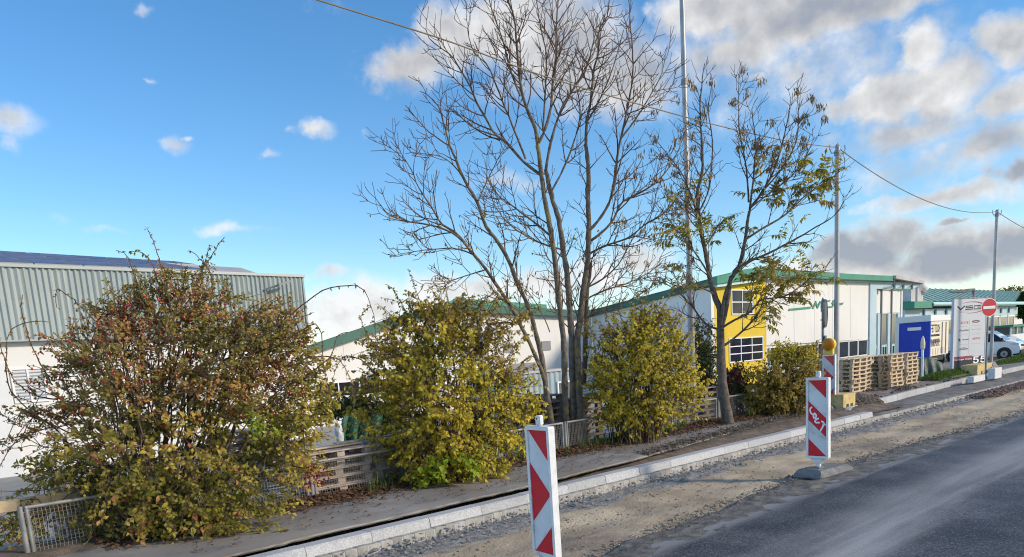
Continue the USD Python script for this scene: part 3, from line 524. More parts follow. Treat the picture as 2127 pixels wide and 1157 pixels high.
for r in range(3):
    for c in range(22):
        x0 = -16.2 + c * 1.32 + 0; 
        lo = lambda x, t: np.array([x, rY0, zt(x) + .0]) * (1 - t) + ridge(x) * t
        t0, t1 = .05 + r * .31, .05 + r * .31 + .295
        a, b, c1, d = lo(x0, t0), lo(x0 + 1.27, t0), lo(x0 + 1.27, t1), lo(x0, t1)
        if x0 + 1.27 > min(xe0, xe1) + (xe0 - xe1) * (1 - t1): continue
        nn = np.cross(b - a, d - a); nn /= np.linalg.norm(nn)
        if x0 < 0: continue
        P4 = np.array([a, b, c1, d]); e = .03
        q = P4.mean(0); inner = q + (P4 - q) * np.array([.97])
        sp = obj('solar_panel', (np.vstack([P4 + nn * .05, P4 + nn * .11]), np.array([[4,5,6],[4,6,7],[0,5,4],[0,1,5],[1,6,5],[1,2,6],[2,7,6],[2,3,7],[3,4,7],[3,0,4]])), m_solarf, roof)
        # glass face
for r in range(3):
    g = MB()
    for c in range(22):
        x0 = -16.2 + c * 1.32; t0, t1 = .05 + r * .31, .05 + r * .31 + .295
        if x0 < 0 or x0 + 1.27 > min(xe0, xe1) + (xe0 - xe1) * (1 - t1): continue
        for u0 in range(6):
            for v0 in range(4):
                xa, xb = x0 + .03 + u0 * .202, x0 + .03 + u0 * .202 + .196; ta, tb = t0 + (t1 - t0) * (.02 + v0 * .243), t0 + (t1 - t0) * (.02 + v0 * .243 + .236)
                P4 = np.array([lo(xa, ta), lo(xb, ta), lo(xb, tb), lo(xa, tb)]); nn = np.cross(P4[1] - P4[0], P4[3] - P4[0]); nn /= np.linalg.norm(nn)
                g.add(P4 + nn * .116, [[0, 1, 2], [0, 2, 3]])
    obj('solar_cells', g, m_solar, roof)
p = aty(575, 593, YH - .5)
la = obj('wall_lamp', MB().beam(p + [-.35, .28, -.12], p + [.02, -.05, .0], .07, .05).obox(p + [.22, -.15, .07], (.24, -.02, .07), (0, .09, 0), (0, 0, .035)), m_greypaint, hall)
obj('cable_pipe', tube([p + [-.35, .2, -.12], p + [-.35, .22, -1.9]], .02), m_greypaint, hall)
a, b = aty(18, 765, YH), aty(75, 835, YH)
w = window(hall, a[0], b[0] + .35, b[2], a[2], YH, 2, 1, m_blind)
for j in range(9):
    z = b[2] + .09 + j * (a[2] - b[2] - .16) / 9; obj('blind_slat', box((a[0] + .07, YH - .035, z), (b[0] + .28, YH - .016, z + .03)), m_inkg, w)
obj('wall_panel', box((3.0, YH - .06, -.6), (4.95, YH - .002, 2.75)), m_renderg, hall)
# --- white hall with the waved green roof edge behind the shrubs
wh = thing('factory_hall', 'white hall behind the bare tree with dark green roof edge that dips and rises', 'factory hall')
YW = 30.0
O = [(16.6, 2.90), (20.84, 3.94), (24.4, 4.62), (26.8, 4.51), (30.2, 4.36), (34.1, 4.2), (35.29, 4.25)]
obj('wall', facade([(16.6, -.7)] + O + [(35.29, -.7)], YW, .3), m_render, wh)
fas = [(x, z + .10) for x, z in O] + [(x, z - .26) for x, z in O[::-1]]
obj('fascia', facade(fas, YW - .35, .12), m_greendk, wh)
P = np.array([[[x, YW - .35, z + .11], [x, YW + 3, z - .35]] for x, z in O]).reshape(-1, 3)
i = np.arange(len(O) - 1) * 2
obj('roof', (P, np.vstack([np.stack([i, i + 2, i + 3], 1), np.stack([i, i + 3, i + 1], 1)])), m_roofgrey, wh)
obj('soffit', facade([(x, z - .10) for x, z in O] + [(x, z - .24) for x, z in O[::-1]], YW - .228, .225), m_greendk, wh)
for s0, s1 in ((24.4, 30.2),): obj('upper_fascia', facade([(24.4, 4.75), (31.5, 4.44), (31.5, 4.66), (25.2, 4.98)], YW - .1, .1), m_green, wh)
window(wh, 16.9, 23.5, .72, 1.42, YW, 6, 1)
for q in range(5): obj('panel_joint', box((18.5 + q * 5.2, YW - .012, -.5), (18.52 + q * 5.2, YW - .002, 3.2)), m_renderg, wh)
obj('rain_pipe', tube([(26.5, YW - .12, -.6), (26.5, YW - .12, 4.0), (26.5, YW - .3, 4.3)], .06, 8), m_greypaint, wh, True)
for q in range(3): obj('wall_vent', box((25.2 + q * 2.9, YW - .05, 2.2), (25.9 + q * 2.9, YW - .003, 2.7)), m_greypaint, wh)
obj('wall_door', box((28.2, YW - .06, -.6), (30.4, YW - .003, 1.6)), m_greypaint, wh)
# --- yellow and white office and workshop building
of = thing('workshop_building', 'yellow and white workshop with green roof edge and green lettering on its wall', 'workshop')
YO = 22.0
obj('yellow_wall', facade([(35.6, -.7), (35.6, 4.95), (40.9, 5.30), (40.9, -.7)], YO, .3), m_yellow, of, label='yellow painted wall section')
obj('side_wall', MB().prism([(YO + .01, -.7), (YO + .01, 4.75), (YW - .003, 4.01), (YW - .003, -.7)], (35.3, 0, 0), EY, UP, (.29, 0, 0)), m_render, of)
obj('side_fascia', MB().prism([(YO + .002, 4.80), (YO + .002, 5.15), (YW - .003, 4.31), (YW - .003, 3.95)], (35.13, 0, 0), EY, UP, (.15, 0, 0)), m_greendk, of)
obj('wall', facade([(40.9, 1.62), (40.9, 5.3), (54.9, 5.36), (54.9, 1.5)], YO + .02, .3), m_render, of)
obj('base_wall', facade([(40.9, -.7), (40.9, .42), (54.9, .40), (54.9, -.7)], YO + .02, .3), m_render, of)
obj('blue_column', box((54.92, YO - .08, -.7), (56.0, YO + .4, 5.34)), m_blue, of)
obj('fascia', facade([(40.75, 5.32), (57.75, 5.36), (57.75, 5.70), (40.75, 5.66)], YO - .5, .5), m_green, of)
obj('fascia_lip', facade([(40.75, 5.20), (56.0, 5.27), (56.0, 5.355), (40.75, 5.315)], YO - .12, .12), m_mint, of)
obj('sloped_fascia', facade([(35.1, 4.85), (40.7, 5.32), (40.7, 5.80), (38.6, 5.70), (35.1, 5.2)], YO - .5, .5), m_green, of)
obj('eaves_soffit', MB().prism([(35.3, 4.70), (40.7, 5.16), (40.7, 5.30), (35.3, 4.86)], (0, YO - .38, 0), EX, UP, (0, .379, 0)), m_mint, of)
obj('roof', (np.array([[35.12, YO - .4, 5.16], [38.6, YO - .4, 5.66], [40.7, YO - .4, 5.76], [57.7, YO - .4, 5.66], [57.7, YO + 8, 4.9], [35.12, YO + 7.6, 4.3]]), np.array([[0, 1, 5], [1, 2, 5], [2, 4, 5], [2, 3, 4]])), m_roofgrey, of)
obj('column_lintel', box((56.0, YO - .08, 4.86), (57.75, YO - .02, 5.355)), m_blue, of)
window(of, 36.9, 40.45, .85, 2.15, YO, 3, 3)
window(of, 37.2, 39.4, 3.35, 4.65, YO, 2, 2)
for q in range(9):
    x0 = 41.3 + q * 1.5; window(of, x0, x0 + 1.42, .44, 1.50, YO + .05, 1, 1, fw=.05)
obj('window_backing', box((40.95, YO + .14, .42), (54.9, YO + .3, 1.62)), m_framew, of)
obj('sill', box((40.9, YO - .1, .36), (54.9, YO + .01, .425)), m_mint, of)
for xx_ in (44.2, 46.8, 49.3, 52.0): obj('wall_joint', box((xx_, YO + .008, 1.66), (xx_ + .03, YO + .019, 5.2)), m_renderg, of)
# lettering: a bar, the leaning letters, a bar
def wy(px, py): p = aty(px, py, YO); return (p[0], p[2])
lt = obj('wall_lettering', facade([wy(1637, 645.5), wy(1639, 641), wy(1685, 636.5), wy(1683, 641)], YO - .03, .05), m_green, of)
def strip(pts, w, y=YO - .03, t=.05, target=None):
    pl = [];  from shapely.geometry import LineString
    return LineString(pts).buffer(w, cap_style='flat', join_style='mitre')
from shapely.geometry import LineString
def logo(pts, w): return Polygon([wy(*p) for p in LineString(pts).buffer(w, cap_style='flat', join_style='mitre', mitre_limit=2).exterior.coords[:-1]])
for nm, pts in (('letter', [(1688, 641), (1694, 628), (1698, 638), (1704, 626)]), ('letter', [(1708, 626.5), (1724, 624.5)]), ('letter', [(1711.5, 639), (1716.5, 627)]), ('letter', [(1741, 623), (1731.5, 624.5), (1729, 630), (1732, 631.5), (1728.5, 637), (1719, 638)])):
    obj(nm, facade(logo(pts, 1.5), YO - .03, .05), m_green, lt)
obj('bar', facade([wy(1733, 634.5), wy(1736, 630), wy(1752, 628.5), wy(1749.5, 633)], YO - .03, .05), m_green, lt)
# glazed bays right of the column
YB = 22.4
for q in range(3):
    x0 = 56.1 + q * 1.85
    obj('bay_panel', box((x0 + .1, YB, 3.25), (x0 + 1.75, YB + .2, 4.9)), m_render, of)
    window(of, x0 + .1, x0 + 1.3, .95, 3.23, YB + .05, 1, 1, m_panegrey, m_mint, .05, name='tall_window')
    window(of, x0 + .1, x0 + 1.3, -.4, .93, YB + .05, 3, 1, m_pane, m_mint, .07, name='door_window')
    obj('bay_post', box((x0 + 1.3, YB - .04, -.5), (x0 + 1.72, YB + .2, 3.23)), m_blue, of)
    obj('bay_rib', box((x0 - .02, YB - .10, -.5), (x0 + .09, YB + .16, 4.92)), m_greypaint, of)
obj('bay_end', box((61.66, YB - .05, -.6), (61.9, YB + 4, 4.9)), m_render, of)
cp = obj('canopy', MB().beam((57.8, YO - .55, 5.62), (64.6, YO - .1, 5.42), .26, .22), m_roofgrey, of)
obj('canopy_roof', (np.array([[57.7, YO - .5, 5.6], [64.5, YO, 5.4], [64.5, YO + 5, 5.5], [57.7, YO + 5, 5.7]]), np.array([[0, 1, 2], [0, 2, 3]])), m_roofgrey, of)
for q in range(4):
    x0 = 57.9 + q * 1.7; obj('rafter', MB().prism([(0, 0), (1.5, .32), (1.5, .42), (0, .44)], (x0, YO + .02, 4.92), EX, UP, (0, .12, 0)), m_blue, cp)
obj('canopy_beam', box((57.7, YO + .16, 4.92), (63.6, YO + .3, 5.36)), m_greenroof, of)
obj('rain_pipe', tube([(58.0, YO - .5, 5.4), (57.9, YO - .35, 4.98), (56.3, YB - .2, 4.82), (56.1, YB - .2, 4.6), (56.1, YB - .2, -.5)], .055, 8), m_greypaint, of, True)
# --- low glazed wing with green roof edge
fw = thing('glazed_wing', 'low wing with a row of grey windows under a green eaves, behind the blue lorry', 'building wing')
YF = 27.0
def fx(px, py): p = aty(px, py, YF); return p[0], p[2]
x0, z0 = fx(1880, 642); x1 = 112.0
obj('wall', box((x0, YF, -.7), (x1, YF + .25, 1.75)), m_renderg, fw)
ztop = fx(1900, 628)[1]; zwin = fx(1900, 662)[1]
obj('upper_wall', box((x0, YF + .02, z0 - .9), (x1, YF + .25, z0 - .02)), m_blue, fw)
obj('eaves', box((x0 - .3, YF - .9, z0), (x0 + 4.2, YF + .2, ztop)), m_green, fw)
obj('gutter', tube([(x0 + 4.2, YF - .9, ztop - .25), (x1, YF - .9, ztop - .25)], .2, 8), m_mint, fw, True)
q = x0 + 4.5; k = 0
while q < x1 - 3:
    obj('rafter', MB().prism([(0, 0), (2.4, .45), (2.4, .62), (0, .62)], (q, YF - .2, z0 - .68), EX, UP, (0, .14, 0)), m_blue, fw)
    window(fw, q, q + 2.7, -.3, z0 - .95, YF + .0, 1, 1, m_panegrey, m_framew, .16); q += 3.1; k += 1
obj('roof', (np.array([[x0 - .3, YF - .9, ztop], [x1, YF - .9, ztop], [x1, YF + 9, ztop + .9], [x0 - .3, YF + 9, ztop + .9]]), np.array([[0, 1, 2], [0, 2, 3]])), m_greenroof, fw)
for px, w_, zt_ in ((1888, .55, 600), (1903, .75, 600)):
    p = aty(px, zt_, YF + 1.5); v = obj('vent_stack', box((p[0] - w_, YF + 1.1, ztop + .01), (p[0] + w_, YF + 1.9, p[2])), m_roofgrey, fw)
    if px > 1890: obj('cowl', tube([(p[0], YF + 1.5, p[2] - .1), (p[0] + .3, YF + 1.3, p[2] + .12), (p[0] + .8, YF + 1.1, p[2] - .25)], .5, 10), m_roofgrey, v)
# --- far office with ribbed green roof
fo = thing('office_building', 'far white office with ribbed green sheet roof behind the white company sign', 'office building')
YR = 32.0
def ox(px, py, Y=YR): p = aty(px, py, Y); return p
e0, e1 = ox(1925, 634), ox(2150, 630); r0, r1 = ox(1985, 618, YR + 5), ox(2150, 606, YR + 5)
zE = e1[2]; zRd = r1[2]
obj('wall', box((e0[0] - 8, YR + .6, -.8), (e1[0] + 20, YR + 1, zE - .2)), m_render, fo)
rf = obj('roof', (np.array([[e0[0] - 8, YR, zE], [e1[0] + 20, YR, zE], [e1[0] + 20, YR + 5, zRd], [e0[0] + 3, YR + 5, zRd]]), np.array([[0, 1, 2], [0, 2, 3]])), m_greenroof, fo)
obj('eaves_board', box((e0[0] - 8, YR - .03, zE - .32), (e1[0] + 20, YR + .6, zE - .02)), m_green, fo)
nr = 34
for q in range(nr):
    xa = e0[0] - 7 + q * (e1[0] + 24 - e0[0]) / nr
    a_, b_ = np.array([xa, YR - .02, zE + .04]), np.array([xa, YR + 5, zRd + .04])
    if xa > e0[0] + 3 : obj('roof_seam', MB().beam(a_, b_, .14, .12), m_greenroof, rf)
for (pa, pb, ta, tb) in ((2066, 2096, 636, 665), (2107, 2140, 634, 663), (2062, 2094, 677, 700), (2030, 2060, 640, 668)):
    a_, b_ = aty(pa, tb, YR + .6), aty(pb, ta, YR + .6); window(fo, a_[0], b_[0], a_[2], b_[2], YR + .6, 2, 1, m_pane, m_framew, .12)
an = thing('annexe', 'low grey annexe with green framed windows at the far right', 'annexe')
YN = 24.0
a_, b_ = aty(2098, 712, YN), aty(2180, 671, YN)
obj('wall', box((a_[0], YN, -.6), (b_[0] + 8, YN + 4, aty(2110, 694, YN)[2])), m_renderg, an)
obj('window_band', box((a_[0] + .3, YN + .1, aty(2110, 694, YN)[2]), (b_[0] + 8, YN + 3.8, b_[2] - .1)), m_panegrey, an)
for q in range(6): obj('window_post', box((a_[0] + q * 2.4, YN - .02, aty(2110, 694, YN)[2] + .002), (a_[0] + q * 2.4 + .22, YN + .08, b_[2] - .1)), m_mint, an)
obj('roof', box((a_[0] - .3, YN - .3, b_[2] - .1), (b_[0] + 8.4, YN + 4.3, b_[2] + .12)), m_green, an)
# ------------------------------------------------------------------ bare trees
def smoothline(P, n):
    P = np.asarray(P, float); s = np.r_[0, np.cumsum(np.linalg.norm(np.diff(P, axis=0), axis=1))]; t = np.linspace(0, s[-1], n)
    from scipy.interpolate import PchipInterpolator
    return np.stack([PchipInterpolator(s, P[:, k])(t) for k in range(3)], 1)
def unit(v): return v / (np.linalg.norm(v) + 1e-12)
def sprig(p, d, L, r, n, wob, curl, rg):
    pts = [p]; d = unit(d)
    for k in range(n):
        d = unit(d + rg.normal(0, wob, 3) + np.array([0, 0, curl])); pts.append(pts[-1] + d * L / n)
    return np.array(pts), np.linspace(r, r * .45, n + 1)
class Tree:
    def __init__(s, centre, seed): s.c, s.rg, s.big, s.twig, s.tips, s.nodes = centre, np.random.default_rng(seed), {}, MB(), [], []
    def limb(s, P, r0, r1, part, sub=None, sides=9, gap=.20, lim=1.0, start=.15, lvl=1):
        n = max(8, int(np.linalg.norm(np.diff(P, axis=0), axis=1).sum() / .12)); Q = smoothline(P, n)
        Q = Q + s.rg.normal(0, .005, Q.shape) * np.linspace(.2, 1, n)[:, None]
        rr = np.linspace(r0, r1, n) * .70 * (1 + .06 * s.rg.normal(0, 1, n)); s.big.setdefault(part, MB()).tube(Q, rr, sides)
        s.shoot(Q, np.linspace(r0, r1, n), gap, lim, start, lvl); return Q
    def shoot(s, Q, rr, gap, lim, start, lvl):
        seg = np.r_[0, np.cumsum(np.linalg.norm(np.diff(Q, axis=0), axis=1))]; T = seg[-1]; t = T * start + gap * s.rg.random(); side = s.rg.uniform(0, 2 * PI)
        while t < T:
            i = min(np.searchsorted(seg, t), len(Q) - 1); i = max(i, 1); tan = unit(Q[i] - Q[i - 1]); a = unit(np.cross(tan, UP + .01)); b = np.cross(tan, a)
            side += PI / 2 + s.rg.normal(0, .4)
            for sg in (0, PI):
                if s.rg.random() < (.30 if lvl == 1 else .22): continue
                o = a * math.cos(side + sg) + b * math.sin(side + sg)
                out = unit(np.array([Q[i][0] - s.c[0], Q[i][1] - s.c[1], 0]))
                d = unit(tan * .62 + o * .85 + out * .28 + UP * .12)
                frac = 1 - t / T
                if lvl == 1:
                    L = lim * (.35 + .9 * frac) * s.rg.uniform(.55, 1.15); r = min(rr[i] * .5, .009 + .010 * L)
                    P, r_ = sprig(Q[i], d, L, r, max(5, int(L / .11)), .085, .09, s.rg); s.twig.tube(P, np.maximum(r_, .0052), 5); s.shoot(P, r_, .145, lim, .2, 2); s.nodes.append(P)
                elif lvl == 2:
                    L = s.rg.uniform(.16, .55) * (.5 + frac * .7); P, r_ = sprig(Q[i], d, L, max(rr[i] * .62, .0062), 4, .12, .12, s.rg); s.twig.tube(P, np.maximum(r_, .0046), 4, False); s.tips.append(P)
                    if s.rg.random() < .5 and L > .25:
                        P2, r2 = sprig(P[2], unit(unit(P[2] - P[1]) + s.rg.normal(0, .6, 3) + UP * .2), L * .5, .006, 3, .15, .15, s.rg); s.twig.tube(P2, r2 + .001, 3, False); s.tips.append(P2)
            t += gap * s.rg.uniform(.6, 1.4)
        s.tips.append(Q[-4:])
def pxl(pts, D, dd=0.0):                          # a limb seen through these points, leaning dd metres away over its length
    n = len(pts); return np.array([atd(x, y, D + dd * (i / max(n - 1, 1)) ** 1.3) for i, (x, y) in enumerate(pts)])
TB = gnd(1192, 938, 0); DT = dist(TB)
T1 = Tree(TB, 5)
def L1(pts, r0, r1, dd, part='limb', **k): return T1.limb(pxl(pts, DT + k.pop('d0', 0), dd), r0, r1, part, **k)
L1([(1152, 945), (1147, 890), (1135, 815)], .125, .085, -.15, 'trunk', lim=0.26, gap=9)
L1([(1135, 818), (1131, 790), (1106, 725), (1085, 683), (1061, 635), (1030, 590), (1016, 569), (974, 517)], .062, .035, -.7, 'trunk_1', d0=-.15, lim=0.81, start=.35, gap=.31)
L1([(974, 517), (943, 486), (898, 468), (846, 460), (812, 448), (781, 411)], .030, .010, -.4, d0=-.85, lim=0.77)
L1([(974, 517), (947, 484), (915, 463), (898, 432), (874, 398), (850, 345), (812, 308)], .030, .009, .3, d0=-.85, lim=0.81)
L1([(985, 530), (930, 515), (880, 520), (830, 528)], .018, .008, -.2, d0=-.8, lim=0.51)
L1([(1010, 560), (960, 575), (915, 590), (884, 588)], .018, .008, -.3, d0=-.7, lim=0.47)
L1([(1135, 820), (1126, 746), (1116, 704), (1099, 642), (1078, 594), (1050, 528), (1030, 497), (1009, 469), (992, 420), (963, 370), (949, 334)], .080, .034, -.4, 'trunk_2', d0=-.15, lim=0.85, start=.42, gap=.31)
L1([(949, 334), (934, 301), (923, 261), (912, 225), (884, 195), (872, 190)], .030, .009, -.3, d0=-.55, lim=0.85)
L1([(963, 372), (925, 330), (905, 322), (870, 318)], .018, .008, -.3, d0=-.5, lim=0.59)
L1([(992, 420), (1010, 380), (1030, 340), (1050, 300)], .018, .008, .5, d0=-.5, lim=0.59)
L1([(1178, 945), (1175, 860), (1173, 800), (1171, 711), (1161, 625), (1154, 549), (1144, 480), (1133, 421), (1123, 348), (1117, 301)], .105, .055, -.5, 'trunk_3', d0=.1, lim=0.81, start=.4, gap=.34)
L1([(1117, 301), (1112, 268), (1097, 232), (1087, 203), (1081, 174), (1076, 127), (1072, 73), (1068, 36), (1050, -10), (1030, -60)], .048, .014, -.3, d0=-.4, lim=0.81)
L1([(1119, 296), (1137, 254), (1146, 210), (1148, 167), (1155, 109), (1155, 65), (1159, 0), (1162, -60)], .042, .013, .3, d0=-.4, lim=0.81)
L1([(1128, 270), (1133, 180), (1134, 110), (1123, 54), (1112, -20)], .026, .010, .6, d0=-.3, lim=0.68)
L1([(1123, 363), (1086, 334), (1047, 292), (1028, 279), (1010, 247), (992, 218), (974, 174), (956, 145), (938, 116), (894, 82), (885, 62)], .040, .010, -.5, d0=-.3, lim=0.94)
L1([(1092, 330), (1076, 290), (1050, 225), (1028, 170), (1014, 138), (981, 102), (972, 60)], .030, .010, -.2, d0=-.4, lim=0.85)
L1([(1081, 200), (1062, 150), (1046, 90), (1022, 20), (1010, -40)], .024, .010, -.5, d0=-.5, lim=0.77)
L1([(1151, 497), (1106, 459), (1064, 428), (1037, 407), (1012, 372)], .030, .010, .6, d0=-.2, lim=0.77)
L1([(1168, 518), (1106, 497), (1054, 462), (1030, 431), (1020, 400)], .026, .010, -.8, d0=0, lim=0.72)
L1([(1195, 945), (1193, 880), (1190, 800), (1187, 694), (1178, 573), (1170, 518), (1161, 459), (1151, 424), (1144, 399), (1134, 352)], .120, .058, .3, 'trunk_4', d0=.25, lim=0.81, start=.4, gap=.34)
L1([(1134, 352), (1139, 320), (1156, 254), (1170, 218), (1199, 174), (1217, 145), (1230, 100), (1238, 60), (1242, 30)], .044, .011, .5, d0=.5, lim=0.85)
L1([(1144, 399), (1168, 355), (1190, 300), (1205, 240), (1196, 170), (1188, 110)], .030, .010, .7, d0=.4, lim=0.81)
L1([(1203, 945), (1204, 860), (1202, 780), (1199, 711), (1206, 659), (1213, 594), (1220, 545), (1223, 469), (1221, 400), (1223, 363), (1217, 301)], .115, .056, .6, 'trunk_5', d0=.15, lim=0.81, start=.4, gap=.33)
L1([(1217, 301), (1219, 254), (1228, 203), (1232, 152), (1243, 109), (1243, 65), (1263, 29), (1265, -20)], .044, .012, .4, d0=.75, lim=0.85)
L1([(1219, 254), (1236, 225), (1262, 170), (1280, 120), (1295, 62)], .026, .010, -.3, d0=.8, lim=0.68)
L1([(1223, 480), (1252, 445), (1268, 414), (1279, 363), (1283, 319), (1290, 287), (1301, 236), (1312, 174), (1315, 120), (1308, 36), (1305, -20)], .044, .011, -.3, d0=.5, lim=0.85)
L1([(1290, 287), (1325, 240), (1355, 190), (1375, 150), (1382, 112)], .026, .009, .3, d0=.3, lim=0.77)
L1([(1227, 500), (1272, 459), (1292, 421), (1330, 400), (1361, 380), (1395, 340), (1420, 280)], .036, .010, .5, d0=.5, lim=0.85)
L1([(1223, 528), (1261, 509), (1299, 497), (1341, 466), (1382, 441), (1410, 400)], .032, .010, -.7, d0=.5, lim=0.77)
L1([(1213, 600), (1251, 580), (1279, 556), (1310, 504), (1330, 470)], .028, .010, -.3, d0=.4, lim=0.64)
L1([(1206, 628), (1254, 604), (1306, 587), (1348, 566), (1378, 540)], .028, .010, .6, d0=.4, lim=0.64)
L1([(1216, 690), (1223, 656), (1272, 638), (1313, 621), (1361, 587)], .028, .010, -.5, d0=.3, lim=0.51)
L1([(1213, 800), (1216, 711), (1219, 625), (1227, 545)], .075, .055, .2, 'trunk_6', d0=.45, lim=0.51, start=.6, gap=.6)
L1([(1142, 690), (1190, 640), (1120, 600), (1090, 570)][:1] + [(1120, 640), (1090, 600), (1062, 585)], .016, .008, -.3, d0=-.2, lim=0.42)
t1 = thing('ash_tree', 'tall leafless ash of five slender trunks rising between the two yellow shrubs', 'tree')
for k in sorted(T1.big):
    obj('limb' if k == 'limb' else 'trunk', T1.big[k], m_bark, t1, True)
obj('twigs', T1.twig, m_twig, t1, True)
def pinnate(p, d, nn, L, nl, rg, droop=.5):
    v, f, n = [], [], 0; mb = MB(); pts = [p]; dd = unit(d)
    for k in range(6): dd = unit(dd + np.array([0, 0, -droop * .16])); pts.append(pts[-1] + dd * L / 6)
    pts = np.array(pts); mb.tube(pts, .004, 3, False); s = unit(np.cross(dd, nn)); nn = np.cross(s, dd)
    P, D_, N = [], [], []
    for k in range(nl):
        q = pts[2 + int(k * 4 / nl)] + (pts[3 + int(k * 4 / nl)] - pts[2 + int(k * 4 / nl)]) * ((k * 4 / nl) % 1)
        for sg in (-1, 1): P.append(q); D_.append(unit(s * sg * .8 + dd * .5 + np.array([0, 0, -.35]) + rg.normal(0, .15, 3))); N.append(unit(nn + rg.normal(0, .3, 3)))
    P.append(pts[-1]); D_.append(dd); N.append(nn); n = len(P)
    mb.add(*leaves(np.array(P), np.array(D_), np.array(N), rg.uniform(.35, .45, n) * L, np.full(n, .075 * L))); return mb
def keys(p, rg, n=24, L=.15):
    P = p + rg.normal(0, .042, (n, 3)); D_ = np.stack([rg.normal(0, .25, n), rg.normal(0, .25, n), -np.ones(n)], 1); D_ /= np.linalg.norm(D_, axis=1, keepdims=True)
    return leaves(P, D_, rg.normal(0, 1, (n, 3)), rg.uniform(.08, .14, n), np.full(n, .014), .1, 0)
rg = np.random.default_rng(17)
tips = [q for q in T1.tips if 1500 > 0]
for q in [tips[i] for i in rg.choice(len(tips), 900, False)]:
    c = R.T @ (q[-1] - EYE); px, py = XP + F * c[0] / c[2], YP + F * c[1] / c[2]
    if px > 1285 and 180 < py < 520 and rg.random() < .28: obj('seed_cluster', keys(q[-1], rg, 9), m_seed, t1, kind='stuff')
# sparse small leaves still on the lower left limbs
lv = [q for q in T1.tips if q[-1][2] < 4.6]; lv = [lv[i] for i in rg.choice(len(lv), min(520, len(lv)), False)]
P = np.array([q[rg.integers(1, len(q))] for q in lv]); n = len(P)
obj('last_leaves', leaves(P, np.stack([rg.normal(0, .5, n), rg.normal(0, .5, n), -np.ones(n)], 1) * .9, rg.normal(0, 1, (n, 3)), rg.uniform(.05, .1, n), np.full(n, .014)), L_olive, t1, kind='stuff')
# --- the second ash with its last yellow leaves
TB2 = gnd(1515, 886, 0); D2 = dist(TB2)
T2 = Tree(TB2, 9)
def L2(pts, r0, r1, dd, part='limb', **k): return T2.limb(pxl(pts, D2 + k.pop('d0', 0), dd), r0, r1, part, **k)
L2([(1517, 892), (1510, 860), (1503, 820), (1498, 760), (1497, 720), (1496, 684)], .185, .125, 0, 'trunk', lim=.3, gap=9, sides=12)
L2([(1496, 690), (1495, 643), (1486, 619), (1475, 580), (1467, 532), (1458, 489), (1451, 446), (1449, 402), (1460, 342), (1454, 230), (1458, 178), (1463, 132)], .10, .010, -.3, lim=.72, start=.2, gap=.24)
L2([(1458, 489), (1440, 420), (1416, 360), (1385, 320), (1362, 290)], .032, .010, .5, d0=-.2, lim=.6)
L2([(1452, 440), (1475, 380), (1480, 300), (1472, 230), (1480, 165)], .028, .010, .6, d0=-.2, lim=.6)
L2([(1496, 690), (1508, 640), (1519, 575), (1536, 549), (1549, 489), (1557, 437), (1575, 411), (1609, 351), (1631, 273), (1643, 205)], .085, .010, .3, lim=.72, start=.2, gap=.31)
L2([(1557, 437), (1566, 359), (1570, 294), (1562, 230), (1575, 200)], .034, .009, -.4, d0=.2, lim=.62)
L2([(1555, 420), (1549, 342), (1536, 273), (1534, 208), (1536, 154)], .030, .009, .6, d0=.2, lim=.6)
L2([(1585, 395), (1630, 340), (1655, 290), (1656, 200)], .026, .009, -.3, d0=.2, lim=.55)
L2([(1500, 660), (1536, 556), (1592, 528), (1652, 497), (1696, 471), (1730, 450), (1753, 418)], .060, .010, -.5, d0=-.1, lim=.68, gap=.31)
L2([(1545, 500), (1575, 480), (1631, 446), (1678, 402), (1717, 376), (1752, 350)], .036, .009, .3, d0=.1, lim=.6)
L2([(1560, 430), (1600, 400), (1650, 360), (1690, 290)], .026, .009, -.6, d0=.1, lim=.6)
L2([(1496, 684), (1520, 668), (1558, 648), (1585, 621), (1619, 618), (1652, 603), (1684, 578), (1717, 560)], .040, .009, -.8, d0=-.1, lim=.55)
L2([(1500, 720), (1540, 690), (1575, 650), (1600, 590), (1640, 560)], .040, .009, .8, d0=.1, lim=.55)
L2([(1495, 684), (1470, 676), (1440, 640), (1400, 600), (1361, 581)], .036, .009, .5, d0=.1, lim=.55)
L2([(1484, 612), (1450, 596), (1410, 594), (1370, 575)], .026, .009, -.5, d0=-.1, lim=.55)
L2([(1475, 575), (1440, 520), (1400, 470), (1370, 430)], .030, .009, -.3, d0=-.2, lim=.6)
t2 = thing('ash_tree', 'smaller ash with a single stout trunk and last yellow leaves beside the yellow building', 'tree')
for k in sorted(T2.big): obj(k, T2.big[k], m_bark2, t2, True)
obj('twigs', T2.twig, m_twig, t2, True)
rg = np.random.default_rng(23)
def pxof(p):
    c = R.T @ (p - EYE); return XP + F * c[0] / c[2], YP + F * c[1] / c[2]
CL = [(1660, 390, 70, 45, 34), (1590, 420, 50, 40, 18), (1420, 490, 45, 30, 30), (1500, 500, 45, 30, 12), (1700, 355, 50, 30, 10), (1640, 585, 75, 40, 60), (1560, 620, 70, 60, 55), (1560, 330, 40, 30, 8), (1540, 580, 40, 30, 10), (1650, 440, 60, 40, 10), (1560, 470, 190, 170, 60), (1440, 580, 60, 50, 14)]
tips2 = [(q, pxof(q[-1])) for q in T2.tips]; order = rg.permutation(len(tips2)); mats_ = [LP[0], LP[1], LP[1], LP[5]]
for cx, cy, rx, ry, k in CL:
    c = 0
    for i in order:
        q, (a, b) = tips2[i]
        if ((a - cx) / rx) ** 2 + ((b - cy) / ry) ** 2 < 1:
            obj('leaf', pinnate(q[-1], unit(q[-1] - q[-2]) + np.array([0, 0, -.1]), UP + rg.normal(0, .3, 3), rg.uniform(.28, .42), 4, rg, .8), mats_[rg.integers(4)], t2); c += 1
            if c >= k: break
c = 0
